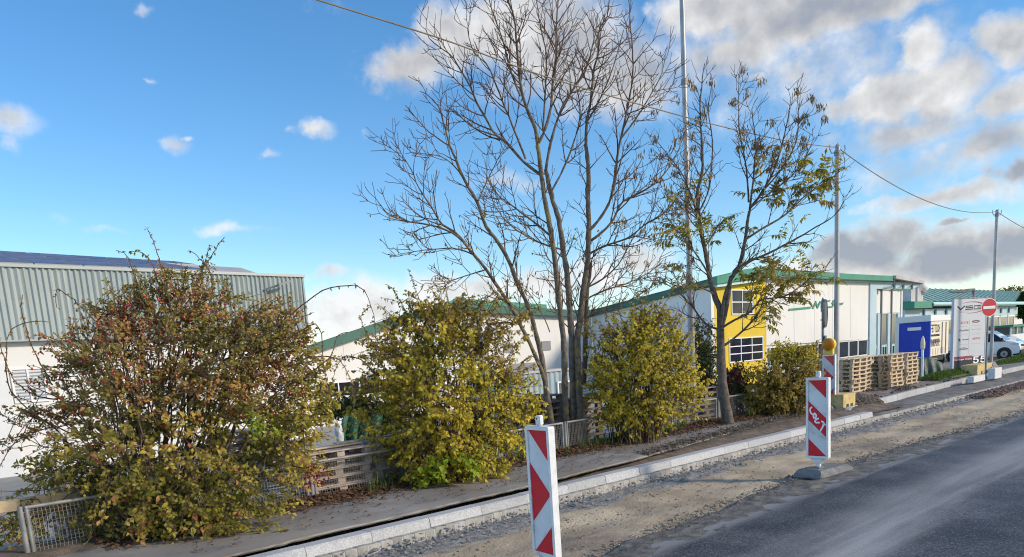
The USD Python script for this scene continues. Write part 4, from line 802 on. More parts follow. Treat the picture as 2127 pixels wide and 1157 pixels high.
for i in order:
    q, (a, b) = tips2[i]
    if (b < 420 or a < 1470) and c < 60: obj('seed_cluster', keys(q[-1] - [0, 0, .03], rg), m_seed, t2, kind='stuff'); c += 1
# ------------------------------------------------------------------ shrubs
def shrub(name, label, base, D, blobs, seed, stems=70, spread=.45, ntw=900, per=14, parts=300, zsplit=None, mats=(), big=(.06, .10), small=(.03, .05), pmats=LP, group=None, cat='shrub', squash=.8, shell=2.4, twL=.34, hips=0, wr=.30, hang=.15, face=(.7, .7, .6)):
    rg = np.random.default_rng(seed); s_ = F / D; t = thing(name, label, cat, group)
    c0 = atd(base[0], base[1], D); c0[2] = .02
    w = np.array([b[4] for b in blobs], float); w /= w.sum()
    pick = rg.choice(len(blobs), ntw, p=w); C = np.zeros((ntw, 3)); zone = np.zeros(ntw, int)
    for i, k in enumerate(pick):
        x, y, rx, ry = blobs[k][:4]; u = rg.normal(0, 1, 3); u /= np.linalg.norm(u); u *= rg.random() ** (1 / shell)
        dd = blobs[k][6] if len(blobs[k]) > 6 else 0
        p = atd(x + u[0] * rx, y + u[1] * ry, D); C[i] = p + HD * (u[2] * min(rx, ry) * squash / s_ + dd); zone[i] = blobs[k][5]
    C[:, 2] = np.maximum(C[:, 2], .06)
    zmax = C[:, 2].max(); core = c0 + np.array([0, 0, zmax * .35])
    # stems arch from the base into the crown
    st = MB(); mids = []
    for i in rg.choice(ntw, stems, False):
        a = rg.uniform(0, 2 * PI); b0 = c0 + np.array([math.cos(a), math.sin(a), 0]) * spread * rg.random() ** .6
        if len(blobs) > 3: b0 = b0 + (C[i] - b0) * np.array([.25, .25, 0])
        e = C[i]; m = b0 * .55 + e * .45; m[2] = max(b0[2], e[2]) * rg.uniform(.6, .95) + .1
        tt = np.linspace(0, 1, 9)[:, None]; Q = (1 - tt) ** 2 * b0 + 2 * tt * (1 - tt) * m + tt ** 2 * e + rg.normal(0, .012, (9, 3)); Q[0, 2] = -.05
        st.tube(Q, np.linspace(rg.uniform(.008, .017), .0045, 9), 5, False); mids.append(Q[3:])
    mids = np.vstack(mids)
    P, Dv, N, Ls, Ws, Z, tw = [], [], [], [], [], [], MB()
    for i in range(ntw):
        e = C[i]; o = e - core; o = unit(o * np.array([1, 1, .7]) + rg.normal(0, .35, 3) * np.linalg.norm(o)); L = twL * rg.uniform(.6, 1.4)
        q0 = e - o * L * .5; k = 5; Q = np.array([q0 + o * L * j / (k - 1) + np.array([0, 0, -.12 * L * (j / (k - 1)) ** 2]) for j in range(k)]) + rg.normal(0, .01, (k, 3))
        tw.tube(Q, np.linspace(.0055, .003, k), 3, False)
        j = np.argmin(((mids - q0) ** 2).sum(1))
        if np.linalg.norm(mids[j] - q0) < .6: tw.tube(np.array([mids[j], (mids[j] + q0) / 2 + [0, 0, .02], q0]), [.006, .0055, .005], 3, False)
        n = max(2, int(rg.poisson(per))); f = rg.uniform(0, 1, n) * (k - 1); a = np.minimum(f.astype(int), k - 2); q = Q[a] + (Q[a + 1] - Q[a]) * (f - a)[:, None]
        side = rg.normal(0, 1, (n, 3)); d = side * .75 + o * .7 + np.array([0, 0, -hang]); d /= np.linalg.norm(d, axis=1, keepdims=True)
        lo, hi = (big, small)[zone[i]]; Lf = rg.uniform(lo, hi, n) * (1 if zone[i] else rg.uniform(.75, 1.15))
        P.append(q + d * .012); Dv.append(d); N.append(np.array([0, 0, face[0]]) + o * face[1] - HD * face[2] + rg.normal(0, .5, (n, 3))); Ls.append(Lf); Ws.append(Lf * wr); Z.append(np.full(n, zone[i]))
    P, Dv, N, Ls, Ws, Z = map(np.concatenate, (P, Dv, N, Ls, Ws, Z))
    obj('stems', st, m_cane, t, True); obj('twigs', tw, m_cane, t)
    ok = P[:, 2] > .03; front = np.zeros(len(P), bool)
    if parts:
        sc = (P @ HD) - 1.2 * Ls * 3 + rg.normal(0, .22, len(P)); sc[(Z == 1) & (big[0] > small[0])] += 2; idx = np.argsort(sc)[:parts * 3]; idx = rg.choice(idx, parts, False); front[idx] = True
        for i in idx:
            obj('leaf', bigleaf(P[i], Dv[i], unit(N[i]), Ls[i] * 1.1, Ws[i] * 1.1, .25, rg.uniform(.1, .4)), pmats[rg.integers(len(pmats))], t)
    for z, nm in ((0, 'foliage'), (1, 'upper_foliage')):
        k = ok & ~front & (Z == z)
        if k.any(): obj(nm, leaves(P[k], Dv[k], N[k], Ls[k], Ws[k]), mats[z], t, kind='stuff')
    if hips:
        k = np.where(Z == 1)[0]; k = rg.choice(k, hips, False); k = k[np.argsort(fb(P[k][:, 0], P[k][:, 2], 3.0, 3, seed))][hips // 3:]
        n = len(k); v = ICV[None] * np.array([1, 1, 1.35]) * rg.uniform(.0105, .0155, (n, 1, 1)) + P[k][:, None] - np.array([0, 0, .02])
        obj('rose_hips', (v.reshape(-1, 3), (ICF[None] + 12 * np.arange(n)[:, None, None]).reshape(-1, 3)), m_hip, t, kind='stuff')
    return t, P, Z
def canes(t, lines, D, mt, L, rg, every=.05, hipsp=0):
    mb = MB(); P, Dv = [], []
    for pts, dd in lines:
        Q = smoothline(pxl(pts, D, dd), 26) + rg.normal(0, .004, (26, 3)); mb.tube(Q, np.linspace(.009, .004, 26), 4, False)
        for i in range(3, 26):
            for _ in range(rg.integers(0, 4)):
                P.append(Q[i]); Dv.append(unit(rg.normal(0, .7, 3) + np.array([0, 0, -.35])))
    obj('canes', mb, m_cane, t); n = len(P)
    obj('cane_leaves', leaves(np.array(P), np.array(Dv), rg.normal(0, .6, (n, 3)) + UP, rg.uniform(L * .7, L * 1.2, n), np.full(n, L * .27)), mt, t, kind='stuff')
DB1 = dist(gnd(330, 1118, 0))
s1, P1, Z1 = shrub('rose_shrub', 'large wild rose shrub with red hips and mixed green, orange and russet leaves', (330, 1118), DB1, [
    (340, 960, 200, 150, 9, 0, -.25), (520, 930, 150, 160, 6, 0), (190, 985, 140, 110, 3.6, 0), (450, 1040, 160, 70, 4, 0, -.4), (300, 1060, 150, 60, 2.2, 0, -.3), (610, 900, 80, 120, 2.4, 0), (640, 830, 62, 110, 1.2, 0), (610, 760, 80, 80, 1.0, 1), (90, 980, 90, 80, 1.2, 0), (90, 1070, 90, 55, 1.1, 0, -.3),
    (350, 770, 230, 120, 10, 1, -.2), (240, 800, 150, 130, 5, 1), (520, 760, 140, 110, 6, 1, -.2), (350, 650, 180, 75, 6, 1), (560, 690, 90, 70, 3, 1), (230, 680, 110, 60, 1.2, 1), (370, 590, 110, 40, 1.2, 1), (120, 800, 80, 110, 1.6, 1), (60, 900, 70, 90, 1.0, 1)],
    31, stems=130, spread=.55, ntw=1900, per=17, mats=(L_mixed, L_rose), big=(.045, .085), small=(.034, .062), face=(.4, .9, .8), hips=1800, pmats=[LP[0], LP[1], LP[3], LP[3], LP[4], LP[4], LP[5], LP[5]])
rg = np.random.default_rng(3)
canes(s1, [([(540, 790), (585, 680), (640, 625), (690, 597), (735, 592), (765, 615), (778, 670), (782, 730)], -.1), ([(560, 740), (620, 690), (655, 672), (668, 700), (672, 760), (690, 830)], -.2), ([(600, 800), (650, 770), (690, 735), (700, 700), (722, 690)], .1), ([(590, 830), (650, 740), (700, 745), (728, 790), (735, 850)], -.3),
    ([(370, 700), (345, 600), (330, 535), (305, 473)], 0), ([(380, 660), (410, 580), (440, 530), (466, 492)], .1), ([(390, 650), (420, 560), (438, 508)], .2), ([(300, 640), (275, 560), (262, 530), (240, 520)], 0), ([(340, 640), (320, 560), (300, 528), (268, 522)], .2), ([(430, 640), (440, 580), (395, 520)], 0),
    ([(220, 700), (150, 620), (120, 600), (118, 640)], 0), ([(110, 800), (60, 700), (44, 640), (46, 612)], -.1), ([(120, 830), (30, 790), (8, 740), (-5, 700)], 0), ([(150, 900), (60, 850), (18, 800), (20, 690), (60, 668), (100, 668)], -.2), ([(260, 1000), (120, 1015), (40, 1020), (-10, 1020)], -.4), ([(300, 950), (160, 880), (60, 900), (-10, 1000)], -.3), ([(230, 1090), (120, 1050), (40, 1070), (-10, 1090)], -.5), ([(500, 900), (470, 800), (520, 710), (600, 680), (640, 720)], -.5)],
    DB1 - .2, L_rose, .045, rg)
k = rg.choice(len(P1), 260); k = [i for i in k]
c_ = atd(538, 880, DB1 - 1.0); n = 90; q = c_ + rg.normal(0, .085, (n, 3)); d = rg.normal(0, 1, (n, 3)) + [0, 0, -.3]; d /= np.linalg.norm(d, axis=1, keepdims=True)
obj('lime_leaves', leaves(q, d, UP + rg.normal(0, .4, (n, 3)) - HD * .5, rg.uniform(.04, .07, n), np.full(n, .017)), L_lime, s1, kind='stuff', label='bright lime green leaves')
c_ = atd(655, 985, DB1 - .3); q = c_ + rg.normal(0, .09, (n, 3)); obj('crimson_leaves', leaves(q, d, UP + rg.normal(0, .4, (n, 3)) - HD * .5, rg.uniform(.04, .07, n), np.full(n, .015)), L_redf, s1, kind='stuff', label='dark crimson leaves')
DB2 = dist(gnd(950, 1003, 0))
s2, P2, Z2 = shrub('yellow_shrub', 'broad golden green shrub between the rose shrub and the tall bare tree', (940, 1000), DB2, [
    (930, 850, 150, 130, 9, 0, -.2), (830, 830, 95, 120, 4, 0), (1030, 860, 75, 110, 3.6, 0), (940, 950, 110, 60, 3.6, 0, -.3), (800, 940, 40, 60, .5, 0),
    (900, 720, 130, 85, 4.4, 0), (820, 740, 80, 80, 1.8, 1), (960, 690, 120, 62, 2.6, 1), (1040, 740, 65, 85, 1.6, 1), (880, 650, 95, 42, 1.5, 1), (960, 640, 80, 34, .8, 1), (765, 780, 48, 90, 1.0, 1), (1060, 650, 50, 40, .5, 1), (740, 850, 22, 50, .3, 0), (1095, 830, 25, 60, .4, 0)],
    32, stems=90, spread=.5, ntw=1350, per=15, mats=(L_gold, L_olive), big=(.052, .092), small=(.045, .075), pmats=[LP[0], LP[0], LP[1], LP[2], LP[0], LP[5]], hang=.9, face=(.25, 1., .8))
canes(s2, [([(880, 720), (840, 640), (815, 600), (800, 590)], 0), ([(900, 700), (870, 620), (855, 580), (848, 560)], .1), ([(960, 690), (930, 620), (925, 590), (905, 575)], 0), ([(820, 740), (760, 690), (750, 660), (765, 640)], 0), ([(980, 680), (1000, 630), (1040, 600), (1060, 590)], .2), ([(930, 700), (890, 640), (870, 622), (840, 610)], -.2), ([(1000, 720), (1060, 680), (1080, 660), (1085, 690)], 0), ([(780, 780), (720, 740), (700, 760), (690, 800)], -.2)], DB2, L_olive, .06, rg)
for (a, b, k) in ((905, 975, 70), (975, 965, 60), (880, 995, 40)):
    c_ = atd(a, b, DB2 - .75); q = c_ + rg.normal(0, .09, (k, 3)); d = rg.normal(0, 1, (k, 3)) + [0, 0, -.4]; d /= np.linalg.norm(d, axis=1, keepdims=True)
    obj('lime_leaves', leaves(q, d, UP + rg.normal(0, .3, (k, 3)) - HD * .6, rg.uniform(.08, .13, k), np.full(k, .045)), L_lime, s2, kind='stuff', label='bright green low leaves')
DB3 = dist(gnd(1330, 925, 0))
s3, P3, Z3 = shrub('yellow_shrub', 'dense golden shrub right of the bare tree trunks', (1320, 922), DB3, [
    (1320, 770, 110, 95, 8, 0, -.2), (1260, 790, 55, 90, 2.5, 0), (1400, 770, 60, 90, 3, 0), (1330, 860, 85, 45, 3, 0, -.2), (1340, 690, 90, 55, 3, 0), (1360, 660, 60, 35, 1.2, 1), (1260, 690, 50, 45, .9, 1), (1440, 800, 35, 70, 1, 0)],
    33, stems=70, spread=.55, ntw=1000, per=13, mats=(L_gold, L_olive), big=(.055, .09), small=(.05, .08), pmats=[LP[0], LP[0], LP[1], LP[0], LP[5]], hang=.9, face=(.25, 1., .8))
canes(s3, [([(1310, 720), (1290, 660), (1278, 632), (1262, 618)], 0), ([(1355, 690), (1375, 640), (1392, 612), (1398, 596)], .1), ([(1420, 710), (1446, 668), (1462, 650)], 0), ([(1340, 690), (1335, 640), (1322, 612)], -.1), ([(1270, 740), (1235, 700), (1222, 680), (1215, 690)], 0), ([(1400, 690), (1420, 640), (1428, 622)], .1)], DB3, L_olive, .06, np.random.default_rng(4))
DB4 = dist(gnd(1625, 866, 0))
shrub('olive_shrub', 'low rounded olive green shrub behind the striped beacons', (1620, 864), DB4, [(1625, 800, 75, 60, 6, 0), (1600, 830, 60, 38, 3, 0), (1660, 820, 35, 50, 2.5, 0), (1640, 735, 50, 26, 1.6, 1), (1680, 770, 25, 50, .8, 1)],
    34, stems=40, spread=.5, ntw=900, per=14, parts=120, mats=(L_olive, L_gold), big=(.055, .09), small=(.05, .08), pmats=[LP[1], LP[0], LP[5]], hang=.5, face=(.3, .9, .8))
DB5 = dist(gnd(1460, 880, 0)) + 1.4
shrub('dark_shrub', 'dark green shrub squeezed between the golden shrub and the stout ash trunk', (1462, 870), DB5, [(1455, 730, 32, 75, 4, 0), (1470, 800, 28, 70, 3, 0)],
    35, stems=24, spread=.3, ntw=420, per=13, parts=40, mats=(L_green, L_green), big=(.05, .085), pmats=[LP[2], LP[1]])
DB6 = dist(gnd(1525, 880, 0)) + 1.2
shrub('scarlet_shrub', 'small scarlet and green shrub just right of the stout ash trunk', (1535, 870), DB6, [(1532, 800, 30, 50, 3, 0), (1522, 790, 22, 26, 1.6, 1)],
    36, stems=20, spread=.25, ntw=260, per=12, parts=40, mats=(L_green, L_redf), big=(.05, .08), small=(.05, .08), pmats=[LP[4], LP[2]])
DB7 = dist(gnd(1650, 760, -.45)) - .5
shrub('pale_shrub', 'thin grey green sapling before the white wall left of the grey sign post', (1690, 790), DB4 + 2.2, [(1690, 790, 26, 40, 2, 0), (1690, 740, 20, 30, 1, 0)], 37, stems=14, spread=.2, ntw=120, per=8, parts=0, mats=(L_olive, L_olive), big=(.05, .08))
# far trees
def fartree(label, px, py, Y, rx, ry, trunk_y, seed, mt, n=2600):
    rg = np.random.default_rng(seed); c = aty(px, py, Y); s_ = F / dist(c); t = thing('far_tree', label, 'tree')
    obj('trunk', tube([[c[0], c[1], -1], [c[0] + .1, c[1], c[2] * .6], c], [.3, .22, .08], 8), m_bark2, t, True)
    u = rg.normal(0, 1, (n, 3)); u /= np.linalg.norm(u, axis=1, keepdims=True); u *= rg.random((n, 1)) ** .4; lump = 1 + .5 * (meshkit.fbm(u * 2.2, 3, seed) - .5)[:, None]
    P = c + (HR * u[:, :1] * rx + HD * u[:, 1:2] * rx + UP * u[:, 2:] * ry) / s_ * lump; d = rg.normal(0, 1, (n, 3)); d /= np.linalg.norm(d, axis=1, keepdims=True)
    obj('crown', leaves(P, d, rg.normal(0, 1, (n, 3)), np.full(n, .5), np.full(n, .17)), mt, t, kind='stuff')
fartree('yellowing round tree beyond the far green roof at the right', 2100, 622, 52, 42, 26, 0, 41, L_far)
fartree('dark green conical tree at the right edge of the picture', 2130, 635, 27, 14, 28, 0, 42, L_green, 1500)
DB8 = dist(aty(2085, 705, 28))
shrub('silver_shrub', 'pale spiky bush under the far office windows', (2080, 715), DB8, [(2078, 708, 18, 14, 2, 0), (2092, 712, 12, 10, 1, 0)], 38, stems=30, spread=1.0, ntw=160, per=12, parts=0, mats=(L_green, L_dry), big=(.2, .4), twL=1.0)
shrub('rear_shrub', 'green bush standing in the yard behind the low fence and tarpaulin', (800, 905), DB2 + 5, [(740, 845, 55, 24, 3, 0), (800, 870, 40, 34, 3, 0), (690, 850, 30, 22, 1, 0)], 39, stems=20, spread=.6, ntw=300, per=14, parts=0, mats=(L_green, L_olive), big=(.06, .1))
# ------------------------------------------------------------------ street furniture, pallets, vehicles
def beacon(name, label, loc, yaw, pattern, mr=None, lamp=False, base=True, s=1.16):
    mr = mr or m_red; t = thing(name, label, 'beacon', None, loc, yaw)      # local: face looks along -x, right hand side of the face along -y
    w, h, z0, d = .25 * s / 2, 1.0 * s, .30, .07
    def fp(u, v): return (u * 2 * w - w, z0 + (1 - v) * h)                   # along the face, height
    U = np.array([0, -1., 0])
    fr = Polygon([(-w - .016, z0 - .016), (w + .016, z0 - .016), (w + .016, z0 + h + .016), (-w - .016, z0 + h + .016)]).buffer(.02, quad_segs=3)
    obj('frame', MB().prism(fr.difference(Polygon([fp(0, 0), fp(1, 0), fp(1, 1), fp(0, 1)])), (0, 0, 0), U, UP, (d, 0, 0)).prism(fr.buffer(-.03), (.02, 0, 0), U, UP, (d - .025, 0, 0)), m_white, t, 30)
    obj('panel', MB().prism([fp(0, 0), fp(0, 1), fp(1, 1), fp(1, 0)], (.012, 0, 0), U, UP, (.007, 0, 0)), m_sheet, t)
    for q in pattern: obj('red_stripe', MB().prism([fp(*p) for p in q], (.0095, 0, 0), U, UP, (.002, 0, 0)), mr, t)
    obj('peg', MB().add(*rbox((.015, -.035, z0 + h + .04), (.07, .035, z0 + h + .135), .012)), m_white, t)
    obj('peg_hole', tube([(.012, .004, z0 + h + .105), (.03, .004, z0 + h + .105)], .008, 8), m_black, t)
    obj('foot', MB().prism([(-w * .85, z0 - .044), (w * .85, z0 - .044), (.035, z0 - .125), (.03, z0 - .20), (-.03, z0 - .20), (-.035, z0 - .125)], (.02, 0, 0), U, UP, (.045, 0, 0)), m_white, t)
    if lamp:
        obj('lamp_box', MB().add(*rbox((-.01, -.11, z0 + h + .03), (.11, .11, z0 + h + .2), .02)), m_lampyellow, t)
        lz = z0 + h + .30; a = np.linspace(0, 2 * PI, 25)
        obj('lamp_rim', tube([(-.03, 0, lz), (.09, 0, lz)], [.165, .165], 24), m_lampyellow, t, 40)
        obj('lamp_lens', tube([(-.085, 0, lz), (-.075, 0, lz), (-.055, 0, lz), (-.029, 0, lz)], [.04, .10, .14, .155], 24), m_amber, t, True)
    if base:
        x0, x1, yw = -.27 * s, .62 * s, .20 * s
        b = MB().add(*rbox((x0, -yw, -.012), (x1, yw, .05), .02))
        for (xa, xb, za, zb, e) in ((x0 + .02, .17 * s, .05, .115, .05), (.10 * s, x1 - .02, .05, .10, .09)):
            P = [(x_ + q_ * ee, y_ * (yw - ee * .7 - .01), z_) for z_, ee in ((za, 0), (zb, e)) for x_, q_ in ((xa, 1), (xb, -1)) for y_ in (-1, 1)]
            hh = trimesh.convex.convex_hull(np.array(P)); b.add(hh.vertices, hh.faces)
        bp = obj('base_plate', b, m_rubber, t)
        r_ = MB()
        for q in (-.62, .52): r_.add(*rbox((x0 + .09, yw * q, .108), (-.07, yw * (q + .1), .128), .005))
        r_.add(*rbox((x0 + .09, -yw * .51, .108), (x0 + .12, yw * .51, .127), .005)); obj('handle_rib', r_, m_rubber, bp)
        obj('socket', MB().add(*rbox((-.06, -.07, .10), (.10, .07, .135), .015)), m_rubber, bp)
    return t
ARROW = [[(0, 0), (1, 0), (1, .25)], [(0, .27), (1, .51), (0, .75)], [(1, .76), (1, 1), (0, 1)]]
BANDS = [[(0, 0), (1, 0), (1, .24)], [(0, .27), (1, .50), (1, .75), (0, .52)], [(0, .77), (1, 1), (0, 1)]]
b1 = beacon('warning_beacon', 'nearest red and white beacon with a big red arrow pointing right', gnd(1134, 1212, -.225), math.radians(-9), ARROW)
b2 = beacon('warning_beacon', 'red and white striped beacon on a rubber base with white scrawled letters', gnd(1697, 990, -.225) + np.array([0, 0, .02]), math.radians(-3), BANDS)
w_, h_, z0_ = .25 * 1.16 / 2, 1.16, .30
def g2(px, py):   # from the enlarged photograph to the face
    u = (px - 150 - (py - 300) * .052) / 196; v = (py - 72 + .07 * (px - 150)) / 796
    return u * 2 * w_ - w_, z0_ + (1 - v) * h_
for st in ([(188, 352), (176, 362), (172, 385), (184, 412), (202, 424)], [(222, 412), (212, 440), (222, 462), (240, 460), (244, 434), (234, 416), (222, 412)], [(268, 462), (240, 478), (232, 496), (248, 508), (280, 505)], [(306, 490), (322, 496), (344, 522)], [(328, 505), (318, 550), (298, 588)]):
    obj('scrawl', MB().prism(LineString([g2(*p) for p in st]).buffer(.0125, quad_segs=3).simplify(.001), (.0075, 0, 0), (0, -1, 0), UP, (.0018, 0, 0)), m_paintw, b2)
b3 = beacon('warning_beacon', 'sunlit striped beacon with a round amber lamp on top beside the steel pole', gnd(1720, 852, -.02) + np.array([.25, .1, 0]), math.radians(0), ARROW, m_redsun, True, True, 1.1)
# --- poles and overhead cables
def cpole(label, base, top, r, block, bl, bx=-.02):
    t = thing('cable_pole', label, 'pole', None, base)
    obj('shaft', tube([(0, 0, -.05), (0, 0, 1.8), (0, 0, 1.9), (0, 0, top)], [r * 1.08, r * 1.05, r, r * .92], 14), m_polesteel, t, 40)
    obj('cap', tube([(0, 0, top), (0, 0, top + .05)], [r, r * .6], 12), m_greypaint, t)
    for sx in (-1, 1):
        for sy in (-1, 1): obj('cable_hook', tube([(sx * r, sy * .05, top - .15), (sx * (r + .1), sy * .08, top - .16), (sx * (r + .16), sy * .1, top - .06), (sx * (r + .14), sy * .1, top + .04)], .014, 6), m_greypaint, t)
    obj('collar', tube([(0, 0, top - .22), (0, 0, top - .1)], [r * 1.25, r * 1.25], 12), m_greypaint, t)
    if block:
        L, Dp, Hh = bl
        pr = Polygon([(-L, 0), (L, 0), (L, Hh), (-L, Hh)])
        for q in (-.45, .25): pr = pr.difference(Polygon([(q * L - .05, -.01), (q * L + .16, -.01), (q * L + .13, .13), (q * L - .02, .13)]))
        obj('concrete_base', MB().prism(pr, (bx, -Dp, -.03), EX, UP, (0, Dp * 2, 0)), m_yconc, t, label='yellow painted concrete base with two notches')
    return t
pAb, pBb = gnd(1737, 846, 0), gnd(2058, 769, 0)
bq0, bq1 = aty(2030, 776, pBb[1] - .3)[0], aty(2060, 772, pBb[1] - .3)[0]
cpole('steel cable pole in a yellow concrete block beside the amber lamp', pAb, 6.62, .064, True, (.37, .36, .40))
cpole('steel cable pole in a yellow block behind the no entry sign', pBb, atd(2060, 439, dist(pBb))[2], .064, True, ((bq1 - bq0) / 2, .30, .40), (bq0 + bq1) / 2 - pBb[0])
tp = gnd(1441, 880, -.05); tpo = thing('tall_mast', 'very tall plain steel mast rising out of the picture behind the bare tree', 'mast', None, tp)
obj('shaft', tube([(0, 0, -.3), (0, 0, 3.5), (0, 0, 3.55), (0, 0, 14.5)], [.088, .082, .068, .052], 14), m_polesteel, tpo, 40)
obj('joint_collar', tube([(0, 0, 3.3), (0, 0, 3.55)], [.094, .094], 14), m_greypaint, tpo); obj('strap', tube([(0, 0, 8.0), (0, 0, 8.12)], [.078, .078], 10), m_greypaint, tpo)
def cable(label, pts, r): tag(obj('overhead_cable', tube(pts, r, 6), m_cable, None, True), label, 'cable', 'overhead cables')
pa_ = np.array([pAb[0], pAb[1], 6.60]); pb_ = np.array([pBb[0], pBb[1], atd(2060, 440, dist(pBb))[2]])
C1 = [aty(x, y, pAb[1]) for x, y in ((660, 0), (900, 75), (1130, 158), (1300, 209), (1450, 250), (1600, 286))]
sl = C1[0] - C1[1]; C1 = [C1[0] + sl * 4.2 + [0, 0, .5], C1[0] + sl * 2] + C1 + [pa_]
cable('overhead cable coming from the top left to the nearer steel pole', smoothline(C1, 60), .010)
def sag(p, q, s, n=30): t = np.linspace(0, 1, n)[:, None]; return p + (q - p) * t - UP * (4 * s * t * (1 - t))
cable('overhead cable sagging between the two steel poles', sag(pa_, pb_, .55), .012)
cable('overhead cable leaving the farther steel pole to the right edge', sag(pb_, np.array([52, 9.2, 5.95]), .5), .013)
# --- sign posts
gp = gnd(1709, 846, 0); t = thing('sign_post', 'grey post with a sign plate seen edge on, left of the amber lamp', 'sign post', None, gp)
obj('post', tube([(0, 0, -.05), (0, 0, 2.55)], .036, 10), m_steel, t, 40)
an_ = math.radians(-24 + 7); n3 = np.array([math.sin(-an_), math.cos(an_), 0]) * np.array([1, -1, 1]); u3 = np.array([n3[1], -n3[0], 0])
a = np.linspace(0, 2 * PI, 29)[:-1]; dsc = Polygon(np.stack([.36 * np.cos(a), .36 * np.sin(a)], 1))
obj('sign_plate', MB().prism(dsc, np.array([0, 0, 2.5]) + n3 * .05, u3, UP, n3 * .018), m_darkplate, t)
obj('plate_rim', MB().prism(dsc.buffer(.012).difference(dsc), np.array([0, 0, 2.5]) + n3 * .035, u3, UP, n3 * .045), m_steel, t)
obj('cap', tube([(0, 0, 2.55), (0, 0, 2.75), (0, 0, 2.86), (0, 0, 2.92)], [.055, .06, .04, .008], 10), m_steel, t, True)
for z in (2.32, 2.66): obj('clamp', box((-.045, -.05, z), (.045, .05, z + .03)), m_greypaint, t)
obj('small_plate', MB().obox(np.array([0, 0, 1.75]) + n3 * .06, u3 * .2, UP * .17, n3 * .01), m_darkplate, t)
ne = gnd(2047, 784, 0); t = thing('no_entry_sign', 'round red no entry sign on a thin post before the white company sign', 'traffic sign', None, ne)
vd = unit(np.array([-.56, -.83, 0])); ud = np.array([vd[1], -vd[0], 0]); ud = -ud if ud @ HR < 0 else ud
obj('post', tube([(0, 0, -.05), (0, 0, 2.85)], .036, 10), m_steel, t, 40)
dc = Polygon(np.stack([.305 * np.cos(a), .305 * np.sin(a)], 1)); zc = 2.52
obj('plate', MB().prism(dc.buffer(.022), np.array([0, 0, zc]) + vd * .042, ud, UP, vd * .012), m_inkw, t)
obj('red_disc', MB().prism(dc, np.array([0, 0, zc]) + vd * .0545, ud, UP, vd * .003), m_red, t)
obj('white_bar', MB().prism(sbox(-.245, -.05, .245, .05), np.array([0, 0, zc]) + vd * .058, ud, UP, vd * .002), m_inkw, t)
wp = gnd(1915, 789, 0); t = thing('marker_post', 'slim white marker post with pointed yellowish head before the green tarpaulin', 'post', None, wp)
obj('shaft', tube([(0, 0, -.05), (0, 0, 1.15)], .05, 10), m_white, t, True)
obj('head', tube([(0, 0, 1.15), (0, 0, 1.2), (0, 0, 1.42), (0, 0, 1.55), (0, 0, 1.66)], [.05, .085, .085, .06, .012], 10), mat('aged_white', (.55, .48, .30), .6, (.66, .62, .5), 5), t, True)
# --- company sign
q0, q1 = gnd(1975, 779, -.1), gnd(2044, 771.5, -.1); wv = q1 - q0; wv[2] = 0; Ws = np.linalg.norm(wv); us = wv / Ws; ns = np.array([us[1], -us[0], 0]); ns = -ns if ns @ HD > 0 else ns
zt_ = atd(1985, 622, dist(q0))[2]; Hs = zt_ + .1
cs = thing('company_sign', 'tall white company sign board with logo, partner marks and house number 55', 'sign', None, q0)
pan = [(.055, .02), (Ws - .055, .02), (Ws - .055, Hs - .01), (.055, Hs - .01)]
def sp(poly, d, th=.003): return MB().prism(poly, ns * d, us, UP, ns * th)
for x0 in (0, Ws - .09): obj('side_post', MB().obox(us * (x0 + .045) + UP * Hs / 2, us * .045, ns * .06, UP * (Hs / 2 + .02)), m_signw, cs)
obj('board', MB().obox(us * Ws / 2 + UP * (Hs / 2 + .02), us * (Ws / 2 - .091), ns * .045, UP * (Hs / 2 - .025)), m_signw, cs)
obj('top_cap', MB().obox(us * Ws / 2 + UP * (Hs + .035), us * (Ws / 2 + .01), ns * .065, UP * .014), m_steel, cs)
def at_(u, v): return (.095 + u * (Ws - .19), Hs * (1 - v))
def rectp(u0, v0, u1, v1): return Polygon([at_(u0, v0), at_(u1, v0), at_(u1, v1), at_(u0, v1)])
dk = obj('dark_field', sp(rectp(0, .775, 1, .985), .0455), m_signd, cs)
obj('crimson_strip', sp(rectp(0, .762, .60, .797), .0495), m_crim, cs)
def txt(s, u, v, h, d=.0455, bold=False, width=None, target=None, name='lettering', mt=m_ink, parent=None, shear=0):
    m = meshkit.text_mesh(s, h, .002, bold); P = np.array(m.vertices); w0 = P[:, 0].max() - P[:, 0].min(); k = (width / w0) if width else 1
    x, y = at_(u, v); P = np.stack([(P[:, 0] + shear * P[:, 1]) * k, P[:, 1], P[:, 2]], 1)
    v_ = ns * d + us * (x + P[:, :1]) + UP * (y + P[:, 1:2]) + ns * P[:, 2:]
    f = m.faces if np.dot(np.cross(us, UP), ns) > 0 else m.faces[:, ::-1]
    return obj(name, (v_, f), mt, parent or cs)
Wb = Ws - .19
lg = obj('logo_ring', sp(Polygon([at_(.5 + .46 * math.cos(q) + .04, .115 + .078 * math.sin(q)) for q in np.linspace(-2.35, 2.0, 40)] + [at_(.5 + (.46 - .05 * math.sin((k_ + .5) / 40 * PI) - .006) * math.cos(q) + .04, .115 + (.078 - .013 * math.sin((k_ + .5) / 40 * PI) - .002) * math.sin(q)) for k_, q in enumerate(np.linspace(2.0, -2.35, 40))]).buffer(0), .0455), m_crim, cs)
def stroke(name, lines, w, mt, parent=cs):
    g = unary_union([LineString([at_(*p) for p in ln]).buffer(w, cap_style='flat', join_style='mitre', mitre_limit=2) for ln in lines]); m = MB()
    for q in getattr(g, 'geoms', [g]): m.add(*arr(sp(q, .0455)))
    return obj(name, m, mt, parent)
stroke('logo_letter', [[(.07, .092), (.17, .138), (.30, .092)]], .035, m_ink)
stroke('logo_letter', [[(.56, .094), (.34, .097), (.34, .116), (.55, .116), (.55, .138), (.32, .139)]], .022, m_ink)
